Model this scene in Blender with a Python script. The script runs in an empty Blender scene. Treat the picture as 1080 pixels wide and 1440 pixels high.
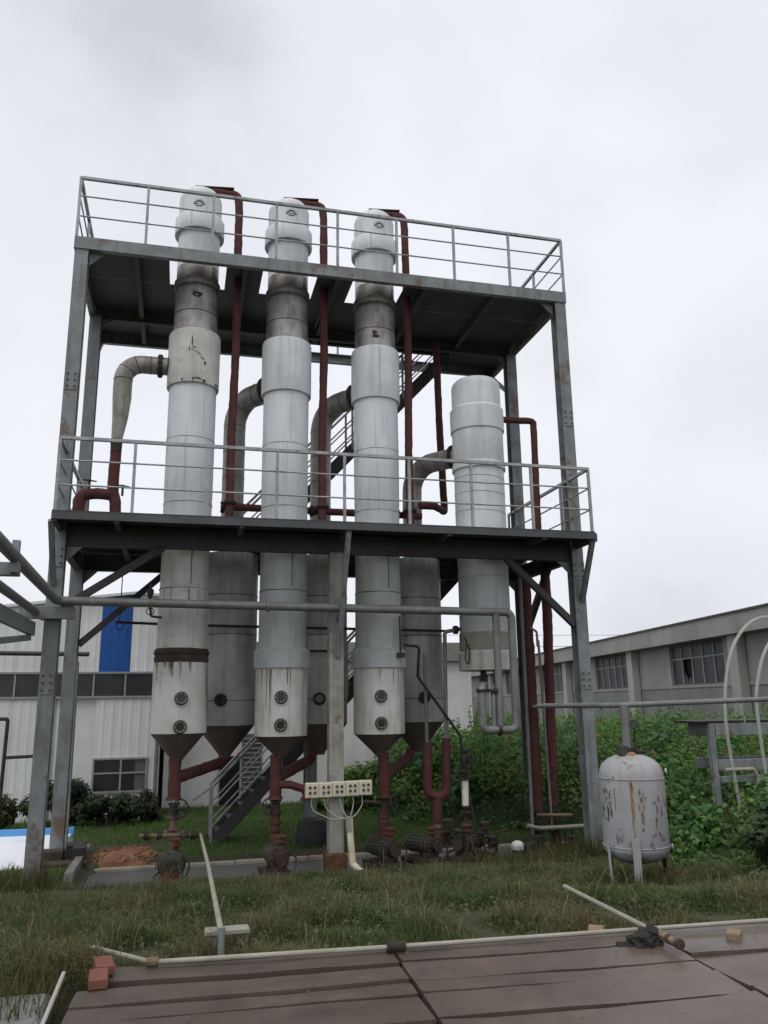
import bpy, bmesh, math, random
from mathutils import Vector, Matrix, noise as mnoise
random.seed(7)
sc = bpy.context.scene
R = math.radians
PI = math.pi

# ------------------------------------------------------------------ camera
EYE = Vector((0.0, 0.0, 2.16))
PITCH, YAW, ROLL, FPX = R(13.3), R(14.0), R(0.77), 1143.0
cam_d = bpy.data.cameras.new('camera')
cam = bpy.data.objects.new('camera', cam_d)
sc.collection.objects.link(cam)
F0 = Vector((math.sin(YAW), math.cos(YAW), 0)); R0 = Vector((math.cos(YAW), -math.sin(YAW), 0)); UP = Vector((0, 0, 1))
FW = F0 * math.cos(PITCH) + UP * math.sin(PITCH)
U1 = -F0 * math.sin(PITCH) + UP * math.cos(PITCH)
RT = R0 * math.cos(ROLL) - U1 * math.sin(ROLL)
UV = U1 * math.cos(ROLL) + R0 * math.sin(ROLL)
m = Matrix((RT, UV, -FW)).transposed().to_4x4()
m.translation = EYE
cam.matrix_world = m
cam_d.sensor_fit = 'HORIZONTAL'; cam_d.sensor_width = 36.0
cam_d.lens = FPX / 1080.0 * 36.0
cam_d.clip_end = 3000; cam_d.clip_start = 0.05
sc.camera = cam

# ------------------------------------------------------------------ sky
SUN_EL, SUN_AZ = R(64), R(-135)      # azimuth clockwise from +Y
world = bpy.data.worlds.new('World'); sc.world = world; world.use_nodes = True
wn, wl = world.node_tree.nodes, world.node_tree.links
for n in list(wn): wn.remove(n)
wo = wn.new('ShaderNodeOutputWorld')
sky = wn.new('ShaderNodeTexSky'); sky.sky_type = 'NISHITA'; sky.sun_disc = False
sky.sun_elevation = SUN_EL; sky.sun_rotation = SUN_AZ; sky.dust_density = 4.0
b1 = wn.new('ShaderNodeBackground'); b1.inputs[1].default_value = 0.10
wl.new(sky.outputs[0], b1.inputs[0])
tc = wn.new('ShaderNodeTexCoord')
mp = wn.new('ShaderNodeMapping'); mp.inputs['Scale'].default_value = (1.0, 1.0, 1.35); mp.inputs['Location'].default_value = (1.3, 0.7, 0.1)
wl.new(tc.outputs['Generated'], mp.inputs['Vector'])
n1 = wn.new('ShaderNodeTexNoise'); n1.inputs['Scale'].default_value = 2.1; n1.inputs['Detail'].default_value = 7; n1.inputs['Roughness'].default_value = 0.46; n1.inputs['Distortion'].default_value = 0.15
wl.new(mp.outputs[0], n1.inputs['Vector'])
cr = wn.new('ShaderNodeValToRGB')
e = cr.color_ramp.elements
e[0].position = 0.33; e[0].color = (0.57, 0.575, 0.635, 1)
e[1].position = 0.60; e[1].color = (0.82, 0.83, 0.885, 1)
k = cr.color_ramp.elements.new(0.44); k.color = (0.735, 0.745, 0.80, 1)
wl.new(n1.outputs['Fac'], cr.inputs[0])
b2 = wn.new('ShaderNodeBackground'); b2.inputs[1].default_value = 1.0
wl.new(cr.outputs[0], b2.inputs[0])
mx = wn.new('ShaderNodeMixShader'); mx.inputs[0].default_value = 0.93
wl.new(b1.outputs[0], mx.inputs[1]); wl.new(b2.outputs[0], mx.inputs[2]); wl.new(mx.outputs[0], wo.inputs[0])

sun_d = bpy.data.lights.new('sun', 'SUN'); sun_d.energy = 1.3; sun_d.angle = R(50); sun_d.color = (1.0, 0.97, 0.93)
sun = bpy.data.objects.new('sun', sun_d); sc.collection.objects.link(sun)
sd = Vector((math.sin(SUN_AZ) * math.cos(SUN_EL), math.cos(SUN_AZ) * math.cos(SUN_EL), math.sin(SUN_EL)))
sun.rotation_euler = (-sd).to_track_quat('-Z', 'Y').to_euler(); sun.location = (0, 0, 40)

vs = sc.view_settings
vs.view_transform = 'Standard'; vs.look = 'None'; vs.exposure = 0.2; vs.gamma = 1.0; vs.use_curve_mapping = False

# ------------------------------------------------------------------ materials
M = {}
def mat(name, col, rough=0.7, metal=0.0, var=0.18, vscale=3.0, dirt=None, dirt_amt=0.0, dirt_scale=1.5,
        streak=None, streak_amt=0.0, streak_scale=6.0, rust=None, rust_amt=0.0, rust_scale=4.0, bump=0.0, bump_scale=40.0, spec=0.4, attr=None, grain=None, translucent=0.0, rvar=0.12, clear=0.0):
    m = bpy.data.materials.new(name); m.use_nodes = True
    nt = m.node_tree; nd, lk = nt.nodes, nt.links
    bs = nd['Principled BSDF']
    bs.inputs['Roughness'].default_value = rough; bs.inputs['Metallic'].default_value = metal
    bs.inputs['Specular IOR Level'].default_value = spec
    tc = nd.new('ShaderNodeTexCoord')
    def noise(scale, detail=5, rough_=0.6, stretch=None, off=0.0):
        n = nd.new('ShaderNodeTexNoise'); n.inputs['Scale'].default_value = scale; n.inputs['Detail'].default_value = detail; n.inputs['Roughness'].default_value = rough_
        mpn = nd.new('ShaderNodeMapping'); mpn.inputs['Location'].default_value = (off, off * 1.7, off * .6)
        if stretch: mpn.inputs['Scale'].default_value = stretch
        lk.new(tc.outputs['Object'], mpn.inputs[0]); lk.new(mpn.outputs[0], n.inputs['Vector'])
        return n
    def ramp(src, a, b):
        r = nd.new('ShaderNodeMapRange'); r.inputs['From Min'].default_value = a; r.inputs['From Max'].default_value = b
        lk.new(src, r.inputs['Value']); return r.outputs['Result']
    def mixc(fac, a, b, mode='MIX'):
        x = nd.new('ShaderNodeMix'); x.data_type = 'RGBA'; x.blend_type = mode
        if isinstance(fac, float): x.inputs[0].default_value = fac
        else: lk.new(fac, x.inputs[0])
        for s, i in ((a, 6), (b, 7)):
            if isinstance(s, tuple): x.inputs[i].default_value = (*s, 1)
            else: lk.new(s, x.inputs[i])
        return x.outputs[2]
    c = col
    if attr:
        at = nd.new('ShaderNodeAttribute'); at.attribute_name = attr
        c = at.outputs['Color']
        lk.new(c, bs.inputs['Base Color'])
    nz = noise(vscale, 6)
    dark = tuple(v * (1 - var) for v in col); lite = tuple(min(1, v * (1 + var)) for v in col)
    if not attr:
        c = mixc(ramp(nz.outputs['Fac'], 0.3, 0.7), dark, lite)
    if grain:
        g = noise(14, 4, 0.6, stretch=grain, off=2.0)
        c = mixc(ramp(g.outputs['Fac'], 0.35, 0.7), c, tuple(v * 0.55 for v in col))
    def scaled(fac, amt):
        mm = nd.new('ShaderNodeMath'); mm.operation = 'MULTIPLY'; mm.use_clamp = True; lk.new(fac, mm.inputs[0]); mm.inputs[1].default_value = amt; return mm.outputs[0]
    if dirt:
        d = noise(dirt_scale, 8, 0.65, off=3.3)
        c = mixc(scaled(ramp(d.outputs['Fac'], 0.42, 0.68), dirt_amt), c, dirt)
    if streak:
        d = noise(streak_scale, 6, 0.6, stretch=(1, 1, 0.09), off=7.1)
        c = mixc(scaled(ramp(d.outputs['Fac'], 0.5, 0.72), streak_amt), c, streak)
    if rust:
        d = noise(rust_scale, 9, 0.7, off=11.0)
        c = mixc(scaled(ramp(d.outputs['Fac'], 0.56, 0.62), rust_amt), c, rust)
    if not isinstance(c, tuple): lk.new(c, bs.inputs['Base Color'])
    else: bs.inputs['Base Color'].default_value = (*c, 1)
    rr = nd.new('ShaderNodeMapRange'); rr.inputs['To Min'].default_value = max(0.05, rough - rvar); rr.inputs['To Max'].default_value = min(1, rough + rvar)
    lk.new(nz.outputs['Fac'], rr.inputs['Value']); lk.new(rr.outputs[0], bs.inputs['Roughness'])
    if bump:
        bn = noise(bump_scale, 5, 0.6, off=5.0); bp = nd.new('ShaderNodeBump'); bp.inputs['Strength'].default_value = 0.6; bp.inputs['Distance'].default_value = bump
        lk.new(bn.outputs['Fac'], bp.inputs['Height']); lk.new(bp.outputs[0], bs.inputs['Normal'])
    if translucent:
        tr_ = nd.new('ShaderNodeBsdfTranslucent'); ms = nd.new('ShaderNodeMixShader'); ms.inputs[0].default_value = translucent
        hs = nd.new('ShaderNodeHueSaturation'); hs.inputs['Value'].default_value = 1.5; hs.inputs['Saturation'].default_value = 1.1; lk.new(c, hs.inputs['Color']); lk.new(hs.outputs[0], tr_.inputs[0])
        lk.new(bs.outputs[0], ms.inputs[1]); lk.new(tr_.outputs[0], ms.inputs[2]); lk.new(ms.outputs[0], nd['Material Output'].inputs[0])
    if clear:
        tp = nd.new('ShaderNodeBsdfTransparent'); ms = nd.new('ShaderNodeMixShader'); ms.inputs[0].default_value = clear
        lk.new(bs.outputs[0], ms.inputs[1]); lk.new(tp.outputs[0], ms.inputs[2]); lk.new(ms.outputs[0], nd['Material Output'].inputs[0])
    M[name] = m
    return m
RUST = (0.13, 0.055, 0.025); DIRT = (0.13, 0.125, 0.10)
mat('white_clad', (0.66, 0.70, 0.715), 0.55, 0.0, 0.05, 2.0, (0.40, 0.42, 0.40), 0.5, 1.2, (0.28, 0.29, 0.27), 0.42, 7.0, bump=0.006, bump_scale=3.0, spec=0.5)
mat('old_clad', (0.60, 0.62, 0.58), 0.5, 0.0, 0.08, 2.0, (0.36, 0.35, 0.29), 0.6, 1.4, (0.20, 0.17, 0.12), 0.5, 8.0, RUST, 0.25, 3.0, bump=0.006, bump_scale=3.5)
mat('lower_clad', (0.50, 0.53, 0.53), 0.5, 0.0, 0.06, 2.0, (0.30, 0.30, 0.27), 0.5, 1.5, (0.19, 0.18, 0.15), 0.55, 8.0, bump=0.005, bump_scale=3.0)
mat('drum_clad', (0.62, 0.64, 0.61), 0.4, 0.0, 0.06, 2.0, (0.40, 0.38, 0.30), 0.6, 2.2, (0.24, 0.17, 0.09), 0.6, 9.0, bump=0.006, bump_scale=4.0, spec=0.5)
mat('stainless', (0.36, 0.345, 0.33), 0.42, 0.5, 0.2, 4.0, (0.12, 0.10, 0.08), 0.8, 2.2, (0.09, 0.07, 0.055), 0.8, 7.0)
mat('dull_vessel', (0.52, 0.545, 0.525), 0.5, 0.1, 0.12, 1.5, (0.26, 0.26, 0.235), 0.7, 1.3, (0.15, 0.14, 0.12), 0.6, 7.0)
mat('dark_cone', (0.115, 0.098, 0.082), 0.6, 0.2, 0.25, 4.0, RUST, 0.4, 3.0)
mat('grey_pipe_clad', (0.36, 0.355, 0.33), 0.5, 0.2, 0.15, 3.0, (0.15, 0.12, 0.09), 0.7, 3.0, (0.10, 0.08, 0.06), 0.6, 9.0, bump=0.006, bump_scale=9.0)
mat('frame_steel', (0.22, 0.245, 0.25), 0.6, 0.15, 0.18, 6.0, (0.12, 0.12, 0.105), 0.6, 2.5, (0.10, 0.085, 0.065), 0.6, 12.0, RUST, 0.65, 2.5, bump=0.002, bump_scale=60)
mat('rail_steel', (0.36, 0.38, 0.39), 0.5, 0.2, 0.15, 8.0, (0.16, 0.15, 0.13), 0.6, 4.0, rust=RUST, rust_amt=0.5, rust_scale=5.0)
mat('deck_plate', (0.085, 0.092, 0.098), 0.75, 0.1, 0.25, 2.5, (0.07, 0.07, 0.065), 0.7, 1.5, rust=RUST, rust_amt=0.4, rust_scale=2.0)  # deck steel; on joists and main beams its dark tone stands for shade
mat('rusty_column', (0.34, 0.335, 0.30), 0.75, 0.1, 0.15, 4.0, (0.15, 0.13, 0.10), 0.7, 2.5, (0.14, 0.10, 0.07), 0.6, 9.0, (0.15, 0.075, 0.04), 0.7, 2.2, bump=0.003, bump_scale=40)
mat('red_pipe', (0.100, 0.030, 0.029), 0.85, 0.0, 0.35, 5.0, (0.06, 0.028, 0.024), 0.7, 3.0, (0.06, 0.03, 0.025), 0.5, 10.0, bump=0.01, bump_scale=26)
mat('rust', (0.12, 0.055, 0.03), 0.85, 0.1, 0.4, 9.0, (0.035, 0.025, 0.02), 0.7, 7.0, bump=0.004, bump_scale=50)
mat('dark_rust', (0.06, 0.042, 0.032), 0.85, 0.1, 0.4, 9.0, (0.02, 0.018, 0.016), 0.8, 7.0, bump=0.004, bump_scale=50)
mat('rusty_scrub', (0.20, 0.15, 0.10), 0.8, 0.1, 0.3, 8.0, (0.07, 0.045, 0.03), 0.8, 5.0, bump=0.003, bump_scale=40)
mat('galv_pipe', (0.20, 0.215, 0.21), 0.55, 0.25, 0.15, 7.0, (0.14, 0.13, 0.11), 0.6, 3.0, (0.11, 0.09, 0.07), 0.4, 11.0, RUST, 0.3, 4.0)
mat('green_grey_pipe', (0.22, 0.25, 0.23), 0.6, 0.15, 0.15, 6.0, (0.11, 0.12, 0.10), 0.6, 3.0)
mat('pale_pipe', (0.30, 0.29, 0.24), 0.65, 0.0, 0.15, 5.0, (0.24, 0.21, 0.15), 0.6, 4.0)
mat('black_iron', (0.028, 0.028, 0.028), 0.55, 0.2, 0.3, 8.0, (0.06, 0.045, 0.035), 0.5, 6.0)
mat('black_rubber', (0.018, 0.018, 0.018), 0.6, 0.0, 0.3, 8.0)
mat('pump_green', (0.05, 0.065, 0.05), 0.55, 0.1, 0.3, 8.0, (0.06, 0.04, 0.03), 0.8, 6.0)
mat('pump_red', (0.15, 0.045, 0.038), 0.6, 0.1, 0.3, 8.0, (0.05, 0.035, 0.03), 0.8, 6.0)
mat('sight_ring', (0.33, 0.31, 0.27), 0.45, 0.5, 0.25, 10.0, RUST, 0.6, 12.0)
mat('sight_glass', (0.01, 0.013, 0.014), 0.12, 0.0, 0.2, 5.0, spec=0.6)
mat('cream_plastic', (0.62, 0.58, 0.45), 0.5, 0.0, 0.06, 4.0, (0.35, 0.31, 0.22), 0.5, 5.0)
mat('pvc', (0.66, 0.61, 0.47), 0.45, 0.0, 0.06, 4.0, (0.30, 0.26, 0.17), 0.6, 5.0)
mat('white_wire', (0.38, 0.37, 0.34), 0.5, 0.0, 0.1, 4.0)
mat('white_paint', (0.7, 0.7, 0.66), 0.5, 0.0, 0.08, 4.0, (0.3, 0.28, 0.22), 0.5, 6.0)
mat('button_black', (0.02, 0.02, 0.02), 0.4); mat('button_red', (0.16, 0.03, 0.02), 0.4); mat('button_green', (0.05, 0.11, 0.05), 0.4)
mat('emblem_black', (0.025, 0.025, 0.03), 0.5); mat('emblem_white', (0.75, 0.76, 0.77), 0.5)
mat('sheet_wall', (0.74, 0.765, 0.75), 0.5, 0.0, 0.05, 1.0, (0.55, 0.56, 0.52), 0.5, 0.8, (0.45, 0.45, 0.40), 0.35, 3.0)
mat('blue_sheet', (0.010, 0.085, 0.34), 0.45, 0.0, 0.1, 2.0, streak=(0.01, 0.03, 0.11), streak_amt=0.4, streak_scale=6.0)
mat('render_wall', (0.72, 0.73, 0.72), 0.85, 0.0, 0.05, 0.8, (0.46, 0.42, 0.34), 0.5, 0.7, (0.42, 0.40, 0.33), 0.4, 2.0, bump=0.003, bump_scale=30)
mat('grey_render', (0.29, 0.295, 0.28), 0.9, 0.0, 0.08, 0.7, (0.19, 0.19, 0.175), 0.6, 0.5, (0.18, 0.18, 0.165), 0.5, 2.0, bump=0.004, bump_scale=20)
mat('grey_render_dark', (0.21, 0.215, 0.215), 0.9, 0.0, 0.08, 0.7, (0.14, 0.14, 0.135), 0.6, 0.5, (0.13, 0.13, 0.12), 0.5, 2.0, bump=0.004, bump_scale=20)
mat('pilaster', (0.34, 0.345, 0.32), 0.9, 0.0, 0.08, 0.9, (0.24, 0.24, 0.21), 0.5, 0.8, (0.2, 0.2, 0.18), 0.4, 2.0)
mat('roof_edge', (0.07, 0.07, 0.07), 0.9, 0.0, 0.3, 2.0)
mat('dark_glass', (0.012, 0.013, 0.015), 0.3, 0.0, 0.3, 1.5, (0.06, 0.06, 0.055), 0.5, 2.0, spec=0.6)
mat('purple_glass', (0.030, 0.032, 0.040), 0.4, 0.0, 0.3, 1.5, (0.07, 0.07, 0.075), 0.6, 2.0, spec=0.2)
mat('stair_dark', (0.05, 0.053, 0.056), 0.7, 0.1, 0.3, 3.0, RUST, 0.3, 3.0)
mat('void_black', (0.008, 0.008, 0.009), 0.9)
mat('window_frame', (0.30, 0.30, 0.29), 0.6, 0.0, 0.1, 3.0)
mat('red_frame', (0.16, 0.10, 0.09), 0.7, 0.0, 0.2, 3.0)
mat('concrete', (0.20, 0.195, 0.185), 0.7, 0.0, 0.2, 1.8, (0.09, 0.09, 0.08), 0.7, 1.5, (0.07, 0.07, 0.06), 0.5, 5.0, bump=0.004, bump_scale=30)
mat('wet_concrete', (0.08, 0.077, 0.075), 0.5, 0.0, 0.3, 2.3, (0.055, 0.055, 0.05), 0.9, 2.2, bump=0.003, bump_scale=12, spec=0.5)
mat('kerb', (0.34, 0.32, 0.26), 0.85, 0.0, 0.2, 3.0, (0.14, 0.13, 0.09), 0.7, 2.5, bump=0.003, bump_scale=30)
mat('plank', (0.102, 0.076, 0.058), 0.42, 0.0, 0.20, 2.6, (0.050, 0.041, 0.034), 0.8, 1.6, rust=(0.125, 0.10, 0.085), rust_amt=0.35, rust_scale=1.7, bump=0.003, bump_scale=22, spec=0.5, grain=None, rvar=0.28, streak=(0.20, 0.165, 0.14), streak_amt=0.0)
mat('old_wood', (0.13, 0.115, 0.10), 0.85, 0.0, 0.2, 3.0, (0.06, 0.055, 0.05), 0.6, 2.0, grain=(0.1, 1.5, 1.0), bump=0.003, bump_scale=20)
mat('red_brick', (0.16, 0.062, 0.046), 0.9, 0.0, 0.2, 12.0, (0.18, 0.07, 0.05), 0.6, 9.0, bump=0.004, bump_scale=60)
mat('yellow_brick', (0.22, 0.165, 0.10), 0.9, 0.0, 0.2, 12.0, (0.22, 0.15, 0.09), 0.6, 9.0, bump=0.004, bump_scale=60)
mat('soil', (0.25, 0.12, 0.062), 0.95, 0.0, 0.3, 4.0, (0.12, 0.07, 0.04), 0.7, 3.0, bump=0.02, bump_scale=14)
mat('turf', (0.042, 0.046, 0.022), 0.95, 0.0, 0.35, 1.2, (0.06, 0.048, 0.028), 0.6, 0.7, bump=0.02, bump_scale=25)
mat('blade', (0.06, 0.07, 0.03), 0.75, attr='tint', spec=0.2, translucent=0.3)
mat('leaf', (0.06, 0.10, 0.03), 0.55, attr='tint', spec=0.35, translucent=0.35)
mat('stem', (0.07, 0.055, 0.035), 0.9, 0.0, 0.3, 6.0)
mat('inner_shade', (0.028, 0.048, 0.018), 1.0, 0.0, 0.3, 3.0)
mat('tank_paint', (0.33, 0.34, 0.36), 0.6, 0.0, 0.08, 2.5, (0.25, 0.25, 0.24), 0.6, 3.0, (0.30, 0.17, 0.075), 0.55, 5.5, (0.075, 0.07, 0.055), 0.8, 4.2, bump=0.003, bump_scale=30)
mat('flake_grey', (0.115, 0.115, 0.105), 0.8, 0.0, 0.35, 20.0, (0.13, 0.08, 0.05), 0.5, 15.0)
mat('rust_run', (0.20, 0.10, 0.045), 0.85, 0.0, 0.4, 14.0, (0.42, 0.33, 0.24), 0.7, 12.0)
mat('leg_paint', (0.30, 0.33, 0.33), 0.6, 0.0, 0.1, 4.0, (0.25, 0.24, 0.2), 0.5, 4.0)
mat('hose_clear', (0.46, 0.47, 0.43), 0.25, 0.0, 0.08, 4.0, spec=0.6, clear=0.45)
mat('tray_white', (0.80, 0.83, 0.86), 0.4, 0.0, 0.04, 2.0, (0.6, 0.62, 0.64), 0.5, 2.0)
mat('tray_blue', (0.10, 0.33, 0.68), 0.45, 0.0, 0.08, 3.0)
mat('rag', (0.025, 0.024, 0.022), 0.95, 0.0, 0.4, 10.0, bump=0.01, bump_scale=25)
mat('louvre', (0.12, 0.125, 0.12), 0.7, 0.0, 0.2, 3.0)

# ------------------------------------------------------------------ mesh helpers
COL = sc.collection
ORIGIN = {}
def wloc(o):
    v = Vector((0, 0, 0))
    while o is not None:
        v += o.location; o = o.parent
    return v
def tag(o, label=None, cat=None, group=None, kind=None):
    if label: o['label'] = label
    if cat: o['category'] = cat
    if group: o['group'] = group
    if kind: o['kind'] = kind
    return o
def thing(name, loc, label, cat, group=None):
    o = bpy.data.objects.new(name, None); COL.objects.link(o); o.location = loc; o.empty_display_size = 0.2
    return tag(o, label, cat, group)
class MB:
    def __init__(s): s.v = []; s.f = []; s.sm = []; s.tint = None
    def add(s, vs, fs, smooth=False):
        b = len(s.v); s.v += [tuple(v) for v in vs]
        s.f += [tuple(i + b for i in f) for f in fs]; s.sm += [smooth] * len(fs)
        return s
    def box(s, c, d, rz=0.0, mtx=None):
        c = Vector(c); hx, hy, hz = d[0] / 2, d[1] / 2, d[2] / 2
        mt = mtx or Matrix.Rotation(rz, 3, 'Z')
        vs = [c + mt @ Vector((x * hx, y * hy, z * hz)) for z in (-1, 1) for y in (-1, 1) for x in (-1, 1)]
        return s.add(vs, [(0, 2, 3, 1), (4, 5, 7, 6), (0, 1, 5, 4), (2, 6, 7, 3), (0, 4, 6, 2), (1, 3, 7, 5)])
    def bb(s, x0, x1, y0, y1, z0, z1): return s.box(((x0 + x1) / 2, (y0 + y1) / 2, (z0 + z1) / 2), (x1 - x0, y1 - y0, z1 - z0))
    def bbev(s, x0, x1, y0, y1, z0, z1, b=0.01):
        vs = []; X = (x0, x1); Y = (y0, y1)
        for z, i in ((z0, b), (z0 + b, 0), (z1 - b, 0), (z1, b)):
            vs += [(x0 + i, y0 + i, z), (x1 - i, y0 + i, z), (x1 - i, y1 - i, z), (x0 + i, y1 - i, z)]
        fs = [(3, 2, 1, 0), (12, 13, 14, 15)]
        for l in range(3):
            for k in range(4):
                a = l * 4 + k; c = l * 4 + (k + 1) % 4; fs.append((a, c, c + 4, a + 4))
        return s.add(vs, fs)
    def bar(s, p0, p1, w, h, upv=(0, 0, 1)):
        p0, p1 = Vector(p0), Vector(p1); d = (p1 - p0).normalized(); u = Vector(upv)
        if abs(d.dot(u)) > 0.98: u = Vector((0, 1, 0))
        sx = d.cross(u).normalized(); uu = sx.cross(d).normalized()
        vs = []
        for p in (p0, p1):
            for a, b in ((-1, -1), (1, -1), (1, 1), (-1, 1)): vs.append(p + sx * (a * w / 2) + uu * (b * h / 2))
        return s.add(vs, [(0, 1, 2, 3), (7, 6, 5, 4), (0, 4, 5, 1), (1, 5, 6, 2), (2, 6, 7, 3), (3, 7, 4, 0)])
    def hbeam(s, p0, p1, w, h, tf=0.014, tw=0.012, upv=(0, 0, 1)):
        p0, p1 = Vector(p0), Vector(p1); d = (p1 - p0).normalized(); u = Vector(upv)
        if abs(d.dot(u)) > 0.98: u = Vector((0, 1, 0))
        sx = d.cross(u).normalized(); uu = sx.cross(d).normalized(); o = uu * (h / 2 - tf / 2)
        s.bar(p0 + o, p1 + o, w, tf, uu); s.bar(p0 - o, p1 - o, w, tf, uu); s.bar(p0, p1, tw, h - 2 * tf - 0.001, uu)
        return s
    def channel(s, p0, p1, w, h, side=1, t=0.012):
        p0, p1 = Vector(p0), Vector(p1); d = (p1 - p0).normalized(); u = Vector((0, 0, 1))
        sx = d.cross(u).normalized() * side; uu = sx.cross(d).normalized() * (1 if side > 0 else -1)
        uu = u - d * u.dot(d); uu.normalize()
        s.bar(p0, p1, t, h, uu)
        o = sx * (w / 2 + t / 2)
        for q in (1, -1):
            k = o + uu * (q * (h / 2 - t / 2)); s.bar(p0 + k, p1 + k, w, t, uu)
        return s
    def tube(s, pts, r, n=12, caps=True, lump=0.0, seed=0):
        pts = [Vector(p) for p in pts]; rs = r if isinstance(r, (list, tuple)) else [r] * len(pts)
        T = []
        for i in range(len(pts)):
            a = pts[max(0, i - 1)]; b = pts[min(len(pts) - 1, i + 1)]; T.append((b - a).normalized())
        u = Vector((0, 0, 1)) if abs(T[0].z) < 0.9 else Vector((0, 1, 0))
        u = (u - T[0] * u.dot(T[0])).normalized(); vs = []
        for i, p in enumerate(pts):
            u = (u - T[i] * u.dot(T[i])).normalized(); w = T[i].cross(u)
            for k in range(n):
                a = 2 * PI * k / n; rr = rs[i]; q = u * math.cos(a) + w * math.sin(a)
                if lump: rr *= 1 + lump * mnoise.noise((p * 7 + q * 1.3 + Vector((seed, seed * .7, 0)))) + .7 * lump * mnoise.noise((p * 19 + q * 2.5 + Vector((seed, 0, seed))))
                vs.append(p + q * rr)
        fs = [(i * n + k, i * n + (k + 1) % n, (i + 1) * n + (k + 1) % n, (i + 1) * n + k) for i in range(len(pts) - 1) for k in range(n)]
        s.add(vs, fs, True)
        if caps:
            b = len(s.v) - len(vs); L = len(pts) - 1
            s.f.append(tuple(b + k for k in range(n))[::-1]); s.f.append(tuple(b + L * n + k for k in range(n))); s.sm += [False, False]
        return s
    def cyl(s, p0, p1, r, n=16, r2=None): return s.tube([p0, p1], [r, r if r2 is None else r2], n)
    def disc_flange(s, p, axis, r, t, n=16, bolts=0):
        p = Vector(p); a = Vector(axis).normalized(); s.cyl(p - a * t / 2, p + a * t / 2, r, n)
        if bolts:
            u = Vector((0, 0, 1)) if abs(a.z) < 0.9 else Vector((1, 0, 0)); u = (u - a * u.dot(a)).normalized(); w = a.cross(u)
            for k in range(bolts):
                g = 2 * PI * (k + .5) / bolts; q = p + (u * math.cos(g) + w * math.sin(g)) * r * 0.82
                s.cyl(q - a * (t / 2 + .012), q + a * (t / 2 + .012), max(.006, r * .09), 6)
        return s
    def lathe(s, c, prof, n=40, wob=0.0, seed=0):
        c = Vector(c); vs = []; L = len(prof)
        for r, z in prof:
            for k in range(n):
                a = 2 * PI * k / n; rr = r
                if wob: rr += wob * mnoise.noise(Vector((math.cos(a) * 1.5, math.sin(a) * 1.5, z * 2.2 + seed)))
                vs.append(c + Vector((rr * math.cos(a), rr * math.sin(a), z)))
        fs = []
        for i in range(L - 1):
            for k in range(n): fs.append((i * n + k, i * n + (k + 1) % n, (i + 1) * n + (k + 1) % n, (i + 1) * n + k))
        s.add(vs, fs, True); b = len(s.v) - len(vs)
        if prof[0][0] > 1e-4: s.f.append(tuple(b + k for k in range(n))[::-1]); s.sm.append(False)
        if prof[-1][0] > 1e-4: s.f.append(tuple(b + (L - 1) * n + k for k in range(n))); s.sm.append(False)
        return s
    def torus(s, c, axis, R_, r, n=24, k=8):
        a = Vector(axis).normalized(); u = Vector((0, 0, 1)) if abs(a.z) < 0.9 else Vector((1, 0, 0)); u = (u - a * u.dot(a)).normalized(); w = a.cross(u); c = Vector(c)
        vs = []
        for i in range(n):
            g = 2 * PI * i / n; d = u * math.cos(g) + w * math.sin(g)
            for j in range(k):
                h = 2 * PI * j / k; vs.append(c + d * (R_ + r * math.cos(h)) + a * (r * math.sin(h)))
        fs = [(i * k + j, ((i + 1) % n) * k + j, ((i + 1) % n) * k + (j + 1) % k, i * k + (j + 1) % k) for i in range(n) for j in range(k)]
        return s.add(vs, fs, True)
    def wheel(s, c, axis, R_, spokes=5):
        a = Vector(axis).normalized(); s.torus(c, a, R_, R_ * .09, 24, 6)
        u = Vector((0, 0, 1)) if abs(a.z) < 0.9 else Vector((1, 0, 0)); u = (u - a * u.dot(a)).normalized(); w = a.cross(u); c = Vector(c)
        for k in range(spokes):
            g = 2 * PI * k / spokes + .3; s.cyl(c, c + (u * math.cos(g) + w * math.sin(g)) * R_, R_ * .07, 5)
        s.cyl(c - a * R_ * .18, c + a * R_ * .18, R_ * .2, 10)
        return s
    def build(s, name, material, parent=None, label=None, cat=None, group=None, kind=None, origin=None):
        me = bpy.data.meshes.new(name)
        if parent is not None: o0 = wloc(parent)
        elif origin is not None: o0 = Vector(origin)
        else:
            xs = [v[0] for v in s.v]; ys = [v[1] for v in s.v]; zs = [v[2] for v in s.v]
            o0 = Vector(((min(xs) + max(xs)) / 2, (min(ys) + max(ys)) / 2, min(zs)))
        me.from_pydata([(v[0] - o0.x, v[1] - o0.y, v[2] - o0.z) for v in s.v], [], s.f)
        me.polygons.foreach_set('use_smooth', s.sm)
        if any(s.sm): me.set_sharp_from_angle(angle=R(36))
        if s.tint:
            at = me.color_attributes.new('tint', 'FLOAT_COLOR', 'POINT'); flat = []
            for c in s.tint: flat += [c[0], c[1], c[2], 1.0]
            at.data.foreach_set('color', flat)
        me.materials.append(M[material] if isinstance(material, str) else material); me.update()
        o = bpy.data.objects.new(name, me); COL.objects.link(o)
        if parent is not None: o.parent = parent
        else: o.location = o0
        return tag(o, label, cat, group, kind)
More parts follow.
